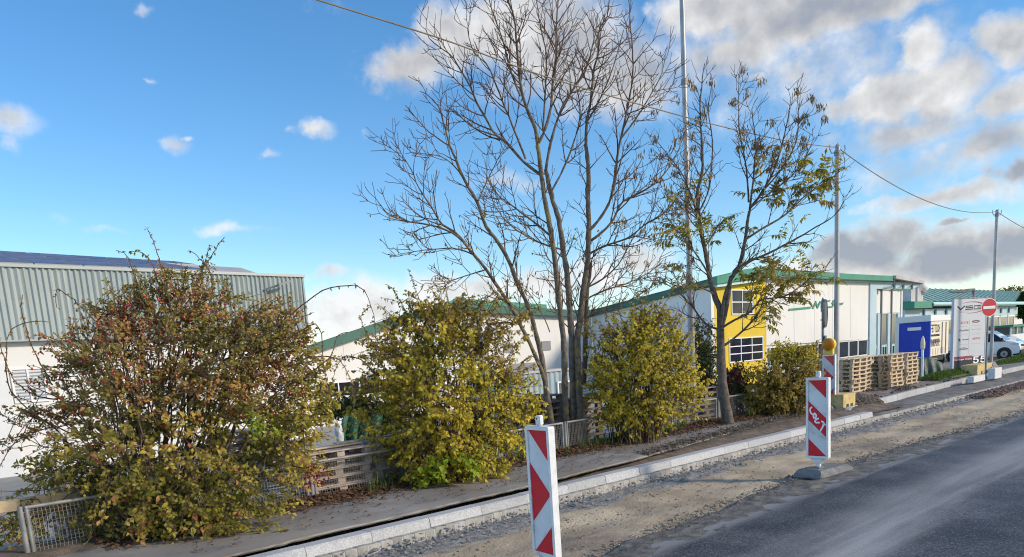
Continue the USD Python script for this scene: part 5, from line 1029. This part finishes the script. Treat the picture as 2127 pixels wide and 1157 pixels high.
stroke('logo_letter', [[(.85, .094), (.61, .097), (.60, .138), (.84, .138), (.84, .117), (.72, .117)]], .022, m_ink)
txt('VEHICLE SERVICE GROUP', .07, .163, .030, width=Wb * .72, mt=m_inkg); txt('GERMANY', .07, .182, .026, width=Wb * .24, mt=m_inkg)
for v0, v1 in ((.27, .345), (.375, .47), (.485, .60), (.615, .73)): stroke('divider', [[(.47, v0), (.47, v1)]], .006, m_inkg)
for v0 in (.362, .475, .605):
    for u0 in (.15, .55): stroke('rule', [[(u0, v0), (u0 + .28, v0 - .002)]], .005, m_inkg)
ovl = lambda u, v, ru, rv: Polygon([at_(u + ru * math.cos(q), v + rv * math.sin(q)) for q in np.linspace(0, 2 * PI, 24)[:-1]])
obj('partner_mark', sp(Polygon([at_(.20, .30), at_(.44, .30), at_(.42, .325), at_(.18, .325)]), .0455), m_inkr, cs)
txt('HOFER', .215, .321, .045, .0475, True, Wb * .17, mt=m_inkw)
obj('partner_mark', sp(ovl(.68, .305, .13, .019), .0455), m_crim, cs); obj('partner_mark', sp(ovl(.68, .304, .115, .014), .048), m_ink, cs); txt('Mobion', .60, .309, .04, .0505, True, Wb * .16, mt=m_inkw)
txt('Rosfer', .14, .425, .07, bold=True, width=Wb * .31, shear=.25); txt('INDUSTRIE', .54, .418, .04, width=Wb * .33, mt=m_inkg)
obj('partner_mark', sp(unary_union([ovl(.16, .532, .035, .010), ovl(.17, .552, .035, .008)]).buffer(.001), .0455), m_ink, cs); txt('Bengers', .25, .545, .05, bold=True, width=Wb * .22)
txt('alpics', .57, .545, .085, bold=True, width=Wb * .26, mt=m_inkr, shear=.2); txt('dolano', .16, .675, .085, bold=True, width=Wb * .28, shear=.1); stroke('accent', [[(.27, .643), (.36, .643)]], .008, m_ink)
txt('Hollinger Straße', .02, .812, .05, .050, True, Wb * .56, mt=m_inkw)
txt('55', .59, .868, .27, .050, True, Wb * .44, name='house_number', mt=m_inkw)
obj('plinth', MB().obox(us * Ws / 2 + UP * .0 - UP * .08, us * (Ws / 2 + .25), ns * .25, UP * .10), m_block, cs)
# street lamp looking over the sign
lp = atd(2018, 760, dist(q0) + 6); lb = np.array([lp[0], lp[1], -.3]); lt_ = atd(2019, 603, dist(q0) + 6); t = thing('street_lamp', 'flat grey street lamp head looking over the company sign', 'street lamp', None, lb)
hh = lt_[2] + .3; obj('post', tube([(0, 0, 0), (0, 0, hh)], [.07, .05], 10), m_steel, t, True)
obj('lamp_head', MB().prism([(0.05, -.02), (-.35, -.10), (-1.1, -.02), (-1.15, .03), (-.3, .09), (.05, .09)], (0, 0, hh), HR, UP, HD * .28), m_steel, t); obj('lamp_neck', tube([(0, 0, hh - .25), HD * .12 + UP * (hh + .02)], .06, 8), m_greypaint, t)
# blocks and plank at the second pole
bk = gnd(2066, 783, 0); tag(obj('concrete_block', rbox(bk + [-.35, -.10, -.06], bk + [.5, .14, .33], .015), m_block), 'pale upright concrete slab just right of the no entry sign post', 'concrete block')
bk = gnd(2030, 789, 0); tag(obj('concrete_block', rbox(bk + [-.75, -.10, -.06], bk + [.55, .10, .16], .015), m_block), 'low flat concrete slab before the farther yellow pole base', 'concrete block')
a_, b_ = gnd(2079, 778, .0), atd(2062, 752, dist(pBb) + .4); tag(obj('plank', MB().beam(a_, b_, .16, .05), m_woodold[0]), 'brown plank leaning against the farther steel pole', 'plank')
# --- pallets
def pallet(name, label, woods, loc, rz, group, s=.93):
    t = thing(name, label, 'pallet', group, loc, rz); k = s
    for y in (-.36, -.18, 0, .18, .36): obj('top_board', box((-.6 * k, (y - (.07 if abs(y) != .18 else .05)) * k, .122 * k), (.6 * k, (y + (.07 if abs(y) != .18 else .05)) * k, .144 * k)), woods[0], t)
    for x in (-.53, 0, .53): obj('cross_board', box(((x - .07) * k, -.4 * k, .100 * k), ((x + .07) * k, .4 * k, .1215 * k)), woods[1], t)
    for x in (-.53, 0, .53):
        for y in (-.35, 0, .35): obj('block', box(((x - .07) * k, (y - .05) * k, .0225 * k), ((x + .07) * k, (y + .05) * k, .0995 * k)), woods[1], t)
    for y in (-.35, 0, .35): obj('bottom_board', box((-.6 * k, (y - .05) * k, 0), (.6 * k, (y + .05) * k, .022 * k)), woods[0], t)
    return t
ORD = ['lowest', 'second', 'third', 'fourth', 'fifth', 'sixth', 'seventh', 'eighth', 'ninth', 'tenth', 'eleventh', 'twelfth']
protoP = protoW = protoD = None
def stack(where, x, y, z, n, rz, old, group, rg):
    global protoP, protoW, protoD
    for k in range(n):
        nm = 'topmost' if k == n - 1 else ORD[k]
        lab = f'{nm} {"dark weathered" if old == "dark" else "weathered" if old else "pale"} pallet ' + ('' if k in (0, n - 1) else 'up ') + 'in the stack ' + where
        loc = (x + rg.normal(0, .02), y + rg.normal(0, .02), z + k * .1345); r = rz + rg.normal(0, .018)
        if old == 'dark':
            if protoD is None: protoD = pallet('dark_pallet', lab, (m_woodold[1], m_woodold[2]), loc, r, group)
            else: copy(protoD, loc, r, lab, group)
        elif old:
            if protoW is None: protoW = pallet('weathered_pallet', lab, (m_woodold[0], m_woodold[0]), loc, r, group)
            else: copy(protoW, loc, r, lab, group)
        else:
            if protoP is None: protoP = pallet('wooden_pallet', lab, (m_woods[0], m_woods[1]), loc, r, group)
            else: copy(protoP, loc, r, lab, group)
rg = np.random.default_rng(77)
GP, GF = 'pale pallets stacked beside the driveway', 'weathered pallets stacked behind the low fence'
for (px, py, n, w) in ((1772, 823, 9, 'nearest the steel pole'), (1850, 811.5, 9, 'in the middle of the driveway row'), (1882, 805, 9, 'next to the green tarpaulin')):
    c = gnd(px, py, -.09); stack(w, c[0] + .56, c[1] + .37, -.09, n, 0, False, GP, rg)
c = gnd(1806, 816, -.09); stack('set back in shade between the driveway stacks', c[0] + .56, c[1] + .55, -.09, 9, 0, False, GP, rg)
c = gnd(1775, 823, -.09); stack('half hidden behind the beacon with the lamp', c[0] + .4, c[1] + 1.3, -.12, 8, 0, False, GP, rg)
for (X_, Y_, n, w) in ((6.05, 10.6, 6, 'behind the mesh right of the rose shrub'), (7.25, 10.62, 6, 'half behind the left yellow shrub'), (5.9, 12.9, 8, 'in the yard beside the green sheet'), (11.0, 11.05, 9, 'left of the bare tree trunks'), (12.25, 11.1, 8, 'behind the bare tree trunks'), (15.2, 10.85, 6, 'behind the mesh left of the stout ash'), (16.6, 10.9, 7, 'behind the stout ash trunk'), (17.9, 11.0, 6, 'right of the stout ash trunk'), (3.0, 11.3, 5, 'behind the rose shrub at the far left'), (9.2, 11.0, 5, 'behind the left yellow shrub')):
    stack(w, X_, Y_, -.08, n, 0 + rg.normal(0, .03), 'dark' if X_ > 10 else True, GF, rg)
for k, (px, py, L, dz) in enumerate(((690, 927, 1.5, 0), (760, 921, 1.2, .03))):
    p = np.array([5.9 + k * 1.1, 10.5 + .1 * k, .755 + dz]); tag(obj('board', rbox(p - [.8, .06, .012], p + [.7, .06, .012], .004), m_woods[0]), ('long pale board lying on the weathered pallets by the rose shrub', 'short pale board lying across the weathered pallets by the left yellow shrub')[k], 'board')
tb = gnd(60, 1052, .35); tag(obj('timber_beam', rbox((0.2, 10.62, .52), (3.4, 10.74, .66), .008), m_timber), 'long yellow timber beam above the fence at the far left', 'timber')
# --- tarpaulins
def tarp(name, label, pts, th, mt, seed):
    rg = np.random.default_rng(seed); nx, nz = 40, 16; a, b, h = pts
    def fn(u, v):
        q = 1 - v; w = .09 * np.sin(u * 23 + 2.5 * np.sin(v * 3)) * (.3 + q) + .06 * fb(u * 6, v * 4, 1, 3, seed)
        d = unit(np.array(b) - np.array(a)); nrm = np.array([d[1], -d[0], 0]); P = np.array(a)[None, None] + (np.array(b) - np.array(a))[None, None] * u[..., None] + nrm * (w - .12 * q)[..., None]
        return P[..., 0], P[..., 1], a[2] + v * (h + .05 * np.sin(u * 9))
    v, f = grid(0, 1, 0, 1, nx, nz, fn); v2 = v + np.array([0, th, -.01]); m = MB().add(v, f).add(v2, f[:, ::-1])
    return obj(name, m, mt, None, True)
a_, b_ = gnd(1893, 792, -.1), gnd(1962, 787, -.1)
tg = thing('covered_heap', 'dark green tarpaulin stretched over a heap beside the pallets', 'tarpaulin', None, (a_[0], a_[1], -.12))
wv_ = np.array([b_[0] - a_[0], b_[1] - a_[1], 0]); ww = np.linalg.norm(wv_); uu = wv_ / ww; nn_ = np.array([-uu[1], uu[0], 0]); nn_ = nn_ if nn_ @ HD > 0 else -nn_
Ht = atd(1900, 746, dist(a_))[2] + .12
nx = 40; tt = np.linspace(0, 1, nx); rows = []
for v, dpt in ((0, 0), (.35, .05), (.7, .12), (.97, .2), (1.0, .3), (1.0, 1.1), (.0, 1.3)):
    hgt = Ht * (.92 + .12 * np.sin(tt * 2.6)) * np.where(tt > .62, 1 - (tt - .62) * .55, 1)
    rows.append(uu * (tt * ww)[:, None] + nn_ * (dpt + .06 * np.sin(tt * 25 + v * 2) * (1 - v))[:, None] + UP * (hgt * v)[:, None])
Pq = np.stack(rows, 1).reshape(-1, 3); k_ = 7; i, j = np.meshgrid(np.arange(nx - 1), np.arange(k_ - 1), indexing='ij'); q = i * k_ + j; qf = np.stack([q, q + k_, q + k_ + 1, q + 1], -1).reshape(-1, 4)
obj('cover', (Pq, np.vstack([qf[:, [0, 1, 2]], qf[:, [0, 2, 3]]])), m_tarp, tg, True)
obj('edge_board', MB().beam(uu * .1 + UP * .06 - nn_ * .1, uu * (ww * .9) + UP * .06 - nn_ * .1, .08, .1), m_woods[1], tg); obj('top_board', MB().beam(uu * .5 + UP * (Ht + .03) + nn_ * .5, uu * (ww * .95) + UP * (Ht * .93) + nn_ * .5, .2, .05), m_woods[0], tg)
a_, b_ = atd(717, 925, DB2 + 2.0), atd(800, 915, DB2 + 2.0); a_[2] = b_[2] = .1
tag(tarp('green_sheet', 'crumpled green plastic sheet hanging in the yard behind the mesh fence', (a_, b_, atd(740, 868, DB2 + 2.0)[2] - .1), .02, m_tarpl, 5), 'crumpled green plastic sheet hanging in the yard behind the mesh fence', 'plastic sheet')
a_ = atd(706, 915, DB2 + 1.3); bag = trimesh.creation.icosphere(3); bv = np.array(bag.vertices); bv = bv * [.08, .07, .20] * (1 + .35 * (meshkit.fbm(bv * 2.5, 3, 8) - .5)[:, None]); tag(obj('white_bag', (bv + a_ + [0, 0, .1], bag.faces), m_sheet, None, True), 'small white plastic bag caught between pallets and the green sheet', 'bag')
a_ = atd(672, 858, DB2 + 3.0); cr = thing('yellow_crate', 'small yellow crate on the pallets behind the rose shrub', 'crate', None, a_)
obj('tub', MB().box((-.14, -.1, 0), (.14, .1, .02)).box((-.14, -.1, .02), (-.12, .1, .2)).box((.12, -.1, .02), (.14, .1, .2)).box((-.12, -.1, .02), (.12, -.08, .2)).box((-.12, .08, .02), (.12, .1, .2)), m_timber, cr); obj('rim', MB().box((-.155, -.115, .2), (.155, -.09, .225)).box((-.155, .09, .2), (.155, .115, .225)).box((-.155, -.09, .2), (-.125, .09, .225)).box((.125, -.09, .2), (.155, .09, .225)), m_lampyellow, cr)
# grey container cabin behind the bare tree
YC = 17.5; p0, p1 = aty(1068, 838, YC), aty(1205, 762, YC); cc = thing('site_container', 'blue grey steel container with a small window behind the bare tree trunks', 'container', None, (p0[0], YC, -.46))
Lc, Hc_ = p1[0] - p0[0], p1[2] + .46; xs = np.linspace(0, Lc, int(Lc / .12) * 2 + 1); zz_ = np.where(np.arange(len(xs)) % 4 < 2, 0, .04)
mcont = mat('container_paint', (.26, .33, .37), .55, (.32, .40, .44), 2, 5); pr = [(x, z) for x, z in zip(xs, zz_)] + [(Lc, 2.2), (0, 2.2)]
obj('body', MB().prism(Polygon(pr), (0, 0, .12), EX, EY, (0, 0, Hc_ - .2)), mcont, cc); obj('roof_frame', box((-.03, -.03, Hc_ - .075), (Lc + .03, 2.25, Hc_)), m_roofgrey, cc); obj('floor_frame', box((-.02, -.02, 0), (Lc + .02, 2.2, .115)), m_greypaint, cc)
wq = obj('window', MB().box((Lc * .62, -.05, .75), (Lc * .84, -.001, 1.5)), m_framew, cc); obj('pane', box((Lc * .64, -.06, .80), (Lc * .82, -.051, 1.45)), m_panegrey, wq)
# --- low mesh fence
pt = None
for k in range(-2, 8):
    x0 = 5.42 + 1.81 * k; lab = 'low grey steel mesh fence panel ' + ['', '', ][0]
    where = {-2: 'at the far left edge of the picture', -1: 'behind the left foot of the rose shrub', 0: 'before the pale pallets right of the rose shrub', 1: 'mostly hidden by the left yellow shrub', 2: 'between left yellow shrub and arrow beacon', 3: 'at the foot of the bare tree trunks', 4: 'hidden behind the right golden shrub', 5: 'left of the stout ash trunk', 6: 'behind the stout ash trunk', 7: 'behind the olive shrub'}[k]
    t = thing('fence_panel', lab + where, 'fence panel', 'low mesh fence panels', (x0, 10.02 + rng.normal(0, .015), .0)); Lf, Hf = 1.77, .62
    obj('post', tube([(0, 0, -.3), (0, 0, Hf + .02)], .028, 8), m_steel, t, True)
    obj('frame', MB().tube([(.05, 0, .07), (Lf - .03, 0, .07)], .024, 8).tube([(.05, 0, Hf), (Lf - .03, 0, Hf)], .022, 8).tube([(.06, 0, .07), (.06, 0, Hf)], .02, 8).tube([(Lf - .04, 0, .07), (Lf - .04, 0, Hf)], .02, 8), m_steel, t, True)
    ms = MB()
    for q in np.arange(.085, Lf - .05, .042): ms.tube([(q, .003, .09), (q, .003, Hf - .02)], .0024, 3, False)
    for q in np.arange(.10, Hf - .02, .042): ms.tube([(.07, -.003, q), (Lf - .05, -.003, q)], .0024, 3, False)
    obj('wire_mesh', ms, m_wire, t)
    obj('kickboard', box((0.02, .03, -.06), (Lf + .02, .07, .045)), m_block, t)
# --- vehicles
def wheel(t, c, r, w, side=-1):
    wl = obj('wheel', tube([c + np.array([0, side * w / 2, 0]), c + np.array([0, side * w * .42, 0]), c - np.array([0, side * w * .42, 0]), c - np.array([0, side * w / 2, 0])], [r * .9, r, r, r * .9], 28), m_tyre, t, 40)
    y = side * (w / 2 + .004); obj('rim', MB().tube([c + np.array([0, y - side * .02, 0]), c + np.array([0, y, 0])], [r * .66, r * .60], 24), m_rim, wl, 40)
    m = MB()
    for q in range(5):
        a = q * 2 * PI / 5 + .3; m.obox(c + np.array([math.cos(a) * r * .33, y + side * .012, math.sin(a) * r * .33]), (math.cos(a) * r * .22, 0, math.sin(a) * r * .22), (0, .008, 0), (-math.sin(a) * r * .06, 0, math.cos(a) * r * .06))
    obj('spokes', m, m_rim, wl); obj('hub_cap', tube([c + np.array([0, y, 0]), c + np.array([0, y + side * .025, 0])], [r * .2, r * .16], 14), m_black, wl)
def carbody(prof, hw, belt, lean, inset=.05):
    P = Polygon(prof).buffer(-inset * .6).buffer(inset * .6, quad_segs=4); pts = np.array(P.exterior.coords)[:-1]; n = 90
    ls = LineString(np.vstack([pts, pts[:1]])); base = np.array([ls.interpolate(s, True).coords[0] for s in np.linspace(0, 1, n, False)]); c = base.mean(0); rings = []
    for y, sc in ((-1, .06), (-.985, .03), (-.93, 0), (-.6, 0), (0, 0), (.6, 0), (.93, 0), (.985, .03), (1, .06)):
        q = base.copy(); d = c - q; q = q + d / np.linalg.norm(d, axis=1, keepdims=True) * sc; yy = y * (hw - np.clip(q[:, 1] - belt, 0, 9) * lean); rings.append(np.stack([q[:, 0], yy, q[:, 1]], 1))
    v = np.vstack(rings); f = []
    for a in range(len(rings) - 1):
        i = np.arange(n); j = (i + 1) % n; f += [np.stack([a * n + i, a * n + j, (a + 1) * n + j], 1), np.stack([a * n + i, (a + 1) * n + j, (a + 1) * n + i], 1)]
    m = trimesh.creation.triangulate_polygon(Polygon(rings[0][:, [0, 2]]), engine='earcut'); t0 = np.array(m[1])
    from scipy.spatial import cKDTree
    idx = cKDTree(rings[0][:, [0, 2]]).query(m[0])[1]; f += [idx[t0], (len(rings) - 1) * n + idx[t0][:, ::-1]]
    return v, np.vstack(f)
def sideglass(t, name, poly, hw, belt, lean, mt, off=.006, th=.004):
    P = np.array(poly); mm = trimesh.creation.triangulate_polygon(Polygon(P).buffer(.02).buffer(.0), engine='earcut'); q = np.array(mm[0]); y = -(hw - np.clip(q[:, 1] - belt, 0, 9) * lean) - off
    v = np.stack([q[:, 0], y, q[:, 1]], 1); n = len(v); v = np.vstack([v, v + [0, off * .5, 0]]); f = np.array(mm[1]); return obj(name, (v, np.vstack([f, f[:, ::-1] + n])), mt, t)
sx = sz = 1.0; hw = .95; zv = -.44
ang = math.radians(-86); hv = np.array([math.cos(ang), math.sin(ang), 0]); rv_ = np.array([hv[1], -hv[0], 0])
for Dv_ in np.arange(30, 60, .2):                # as far away as makes it span what it spans in the photograph
    nose = atd(2119, 745, Dv_); tail = nose - hv * 4.95
    if pxof(np.array([tail[0], tail[1], .6]))[0] > 1948: break
vo = tail - rv_ * hw; vo[2] = zv
van = thing('delivery_van', 'white delivery van parked behind the company sign', 'van', None, vo, ang)
pv = [(0.02, .42), (0, 1.0), (.06, 1.75), (.2, 1.88), (2.6, 1.95), (3.15, 1.90), (3.62, 1.62), (4.12, 1.22), (4.62, 1.10), (4.86, .98), (4.95, .75), (4.93, .36), (4.6, .30), (.3, .30)]
pv = [(x * sx, z * sz) for x, z in pv]; S_ = lambda pts: [(x * sx, z * sz) for x, z in pts]
obj('body', carbody(pv, hw, 1.15 * sz, .16), m_carwhite, van, 35)
sideglass(van, 'door_window', S_([(2.95, 1.22), (3.98, 1.20), (3.42, 1.68), (3.0, 1.74)]), hw, 1.15 * sz, .16, m_pane); 
for q in (2.86, 4.02): sideglass(van, 'door_gap', S_([(q, .45), (q + .025, .45), (q + .025, 1.2), (q, 1.2)]), hw, 1.15 * sz, .16, m_black, .003)
sideglass(van, 'side_rail', S_([(.5, .62), (2.6, .62), (2.6, .66), (.5, .66)]), hw, 1.15 * sz, .16, m_inkg)
sideglass(van, 'side_panel', S_([(.35, .95), (1.35, .95), (1.35, 1.6), (.35, 1.6)]), hw, 1.15 * sz, .16, m_carwhite, .012); sideglass(van, 'side_panel', S_([(1.55, .95), (2.7, .95), (2.7, 1.62), (1.55, 1.62)]), hw, 1.15 * sz, .16, m_carwhite, .012)
ws = [np.array([3.20 * sx, 0, 1.885 * sz]), np.array([4.08 * sx, 0, 1.27 * sz])]; d_ = unit(ws[1] - ws[0]); nw = np.array([-d_[2], 0, d_[0]]); nw = nw if nw[2] > 0 else -nw
obj('windscreen', MB().obox((ws[0] + ws[1]) / 2 + nw * .012, (ws[1] - ws[0]) / 2, (0, hw * .8, 0), nw * .004), m_panegrey, van)
obj('bumper', MB().add(*rbox((4.52 * sx, -hw * .99, .22 * sz), (5.0 * sx, hw * .99, .58 * sz), .05)), m_black, van); obj('grille', MB().add(*rbox((4.86 * sx, -hw * .6, .78 * sz), (4.955 * sx, hw * .6, .92 * sz), .02)), m_black, van)
for s in (-1, 1): obj('headlight', MB().add(*rbox((4.42 * sx, s * hw * .985 - .03, .92 * sz), (4.84 * sx, s * hw * .985 + .025, 1.03 * sz), .02)), m_lens, van)
obj('mirror', MB().add(*rbox((3.82 * sx, -hw - .2, 1.2 * sz), (3.95 * sx, -hw - .01, 1.42 * sz), .03)), m_black, van)
for x in (.95, 4.02):
    obj('wheel_arch', tube([(x * sx, -hw - .004, .36 * sz), (x * sx, -hw + .1, .36 * sz)], [.44 * sz, .44 * sz], 24), m_black, van)
    wheel(van, np.array([x * sx, -hw + .10, .345 * sz]), .345 * sz, .22)
# black car beyond the van
ko = vo + hv * 1.1 - rv_ * 3.0
car = thing('parked_car', 'black car parked beyond the nose of the white van', 'car', None, ko, ang); pk = [(0, .4), (.05, .95), (.6, 1.05), (1.35, 1.48), (2.6, 1.46), (3.3, 1.02), (4.2, .86), (4.4, .6), (4.38, .28), (.1, .28)]
obj('body', carbody(pk, .9, .95, .35), m_carblack, car, 35); sideglass(car, 'side_window', [(.85, 1.0), (3.05, .98), (2.5, 1.36), (1.4, 1.38)], .9, .95, .35, m_panegrey)
for x in (.8, 3.5): wheel(car, np.array([x, -.82, .32]), .32, .2)
obj('headlight', MB().add(*rbox((4.1, -.9, .66), (4.4, -.6, .78), .02)), m_lens, car); obj('roof_rail', tube([(1.3, -.74, 1.47), (2.0, -.74, 1.53), (2.7, -.74, 1.47)], .02, 6), m_steel, car)
# lorry with blue curtain side
DL = 44.0; cz = -.4; c0 = atd(1930.5, 740, DL); c0[2] = cz
al = math.radians(40); vb = unit(-HR * math.cos(al) + HD * math.sin(al)); vt = unit(HR * math.sin(al) + HD * math.cos(al))
def plen(v, px, z):   # length along v so that the end stands at that picture column
    for L in np.arange(.5, 14, .02):
        if (pxof(c0 + v * L + UP * z)[0] - px) * (1 if v @ HR > 0 else -1) > 0: return L
    return 3
Lb, Lt = plen(vb, 1861.5, 2), plen(vt, 1971.5, 2); zT = atd(1930, 655, DL)[2] - cz; zB = .75
lo_ = thing('lorry', 'lorry with a bright blue curtain side and cream rear doors', 'lorry', None, c0)
def lbox(a0, a1, b0, b1, z0, z1): return MB().obox(vb * (a0 + a1) / 2 + vt * (b0 + b1) / 2 + UP * (z0 + z1) / 2, vb * (a1 - a0) / 2, vt * (b1 - b0) / 2, UP * (z1 - z0) / 2)
obj('box_body', lbox(.03, Lb - .03, .03, Lt - .03, zB, zT - .02), m_tan, lo_); obj('roof_frame', lbox(-.03, Lb + .03, -.03, Lt + .03, zT - .32, zT + .02), m_framew, lo_)
cu = obj('curtain', lbox(.20, Lb - .16, -.01, .028, .35, zT - .33), m_curtain, lo_, label='blue curtain side')
for q in np.linspace(.3, Lb - .3, 7): obj('curtain_strap', lbox(q, q + .04, -.02, -.011, .3, zT - .34), m_curtain, cu)
obj('curtain_label', lbox(.45, 1.15, -.034, -.021, zT - .78, zT - .60), m_inkw, cu)
for q in (0, Lb - .15): obj('corner_post', lbox(q - .01, q + .19, -.02, .2, .3, zT - .325), m_curtain if q == 0 else m_framew, lo_)
obj('chassis', lbox(.2, Lb - .2, .2, Lt - .2, .42, zB - .01), m_black, lo_)
for q in (.55, Lb - .6):
    for s in (.25, Lt - .3): obj('wheel', MB().tube([vb * q + vt * (s - .12) + UP * .42, vb * q + vt * (s + .12) + UP * .42], .42, 18), m_tyre, lo_, 40)
def ltext(s, b0, z, h, w, bold=True):
    m = meshkit.text_mesh(s, h, .004, bold); P = np.array(m.vertices); k = w / (P[:, 0].max() - P[:, 0].min()); v_ = vb * 0 - vb * .002 + vt * (b0 + P[:, :1] * k) + UP * (z + P[:, 1:2]) - vb * P[:, 2:]
    f = m.faces if np.dot(np.cross(vt, UP), -vb) > 0 else m.faces[:, ::-1]; return obj('lettering', (v_ + vb * .03, f), m_signd, lo_)
ltext('FETTICH', .25, zT - .95, .42, Lt * .46); ltext('TRANSPORTE', .25, zT - 1.75, .40, Lt * .46)
obj('rule', MB().obox(vb * .026 + vt * (.25 + Lt * .23) + UP * (zT - 1.13), vb * .003, vt * Lt * .23, UP * .06), m_signd, lo_)
ltext('info@fettich.de', .2, zB + .75, .16, Lt * .5, False)
for q in range(6): obj('door_vent', MB().obox(vb * .026 + vt * (.3 + q * Lt * .13) + UP * (zB + .25), vb * .004, vt * .07, UP * .18), m_inkg, lo_)
for q in (.62, .82): obj('lock_bar', MB().tube([vt * Lt * q + UP * (zB + .05), vt * Lt * q + UP * (zT - .4)], .03, 6), m_inkg, lo_)
# small white notice by the far car
p = aty(2097, 706, 15.5); t = thing('notice_board', 'small white notice board between the van and the grey annexe', 'notice board', None, (p[0], p[1], -.4))
obj('post', tube([(0, 0, 0), (0, 0, p[2] + .2)], .03, 6), m_steel, t); obj('panel', MB().obox((0, -.04, p[2] + .4), HR * .42, HD * .015, UP * .22), m_inkw, t); obj('mark', MB().obox(np.array([0, -.04, p[2] + .46]) - HR * .2 - HD * .018, HR * .05, HD * .004, UP * .06), m_inkg, t)
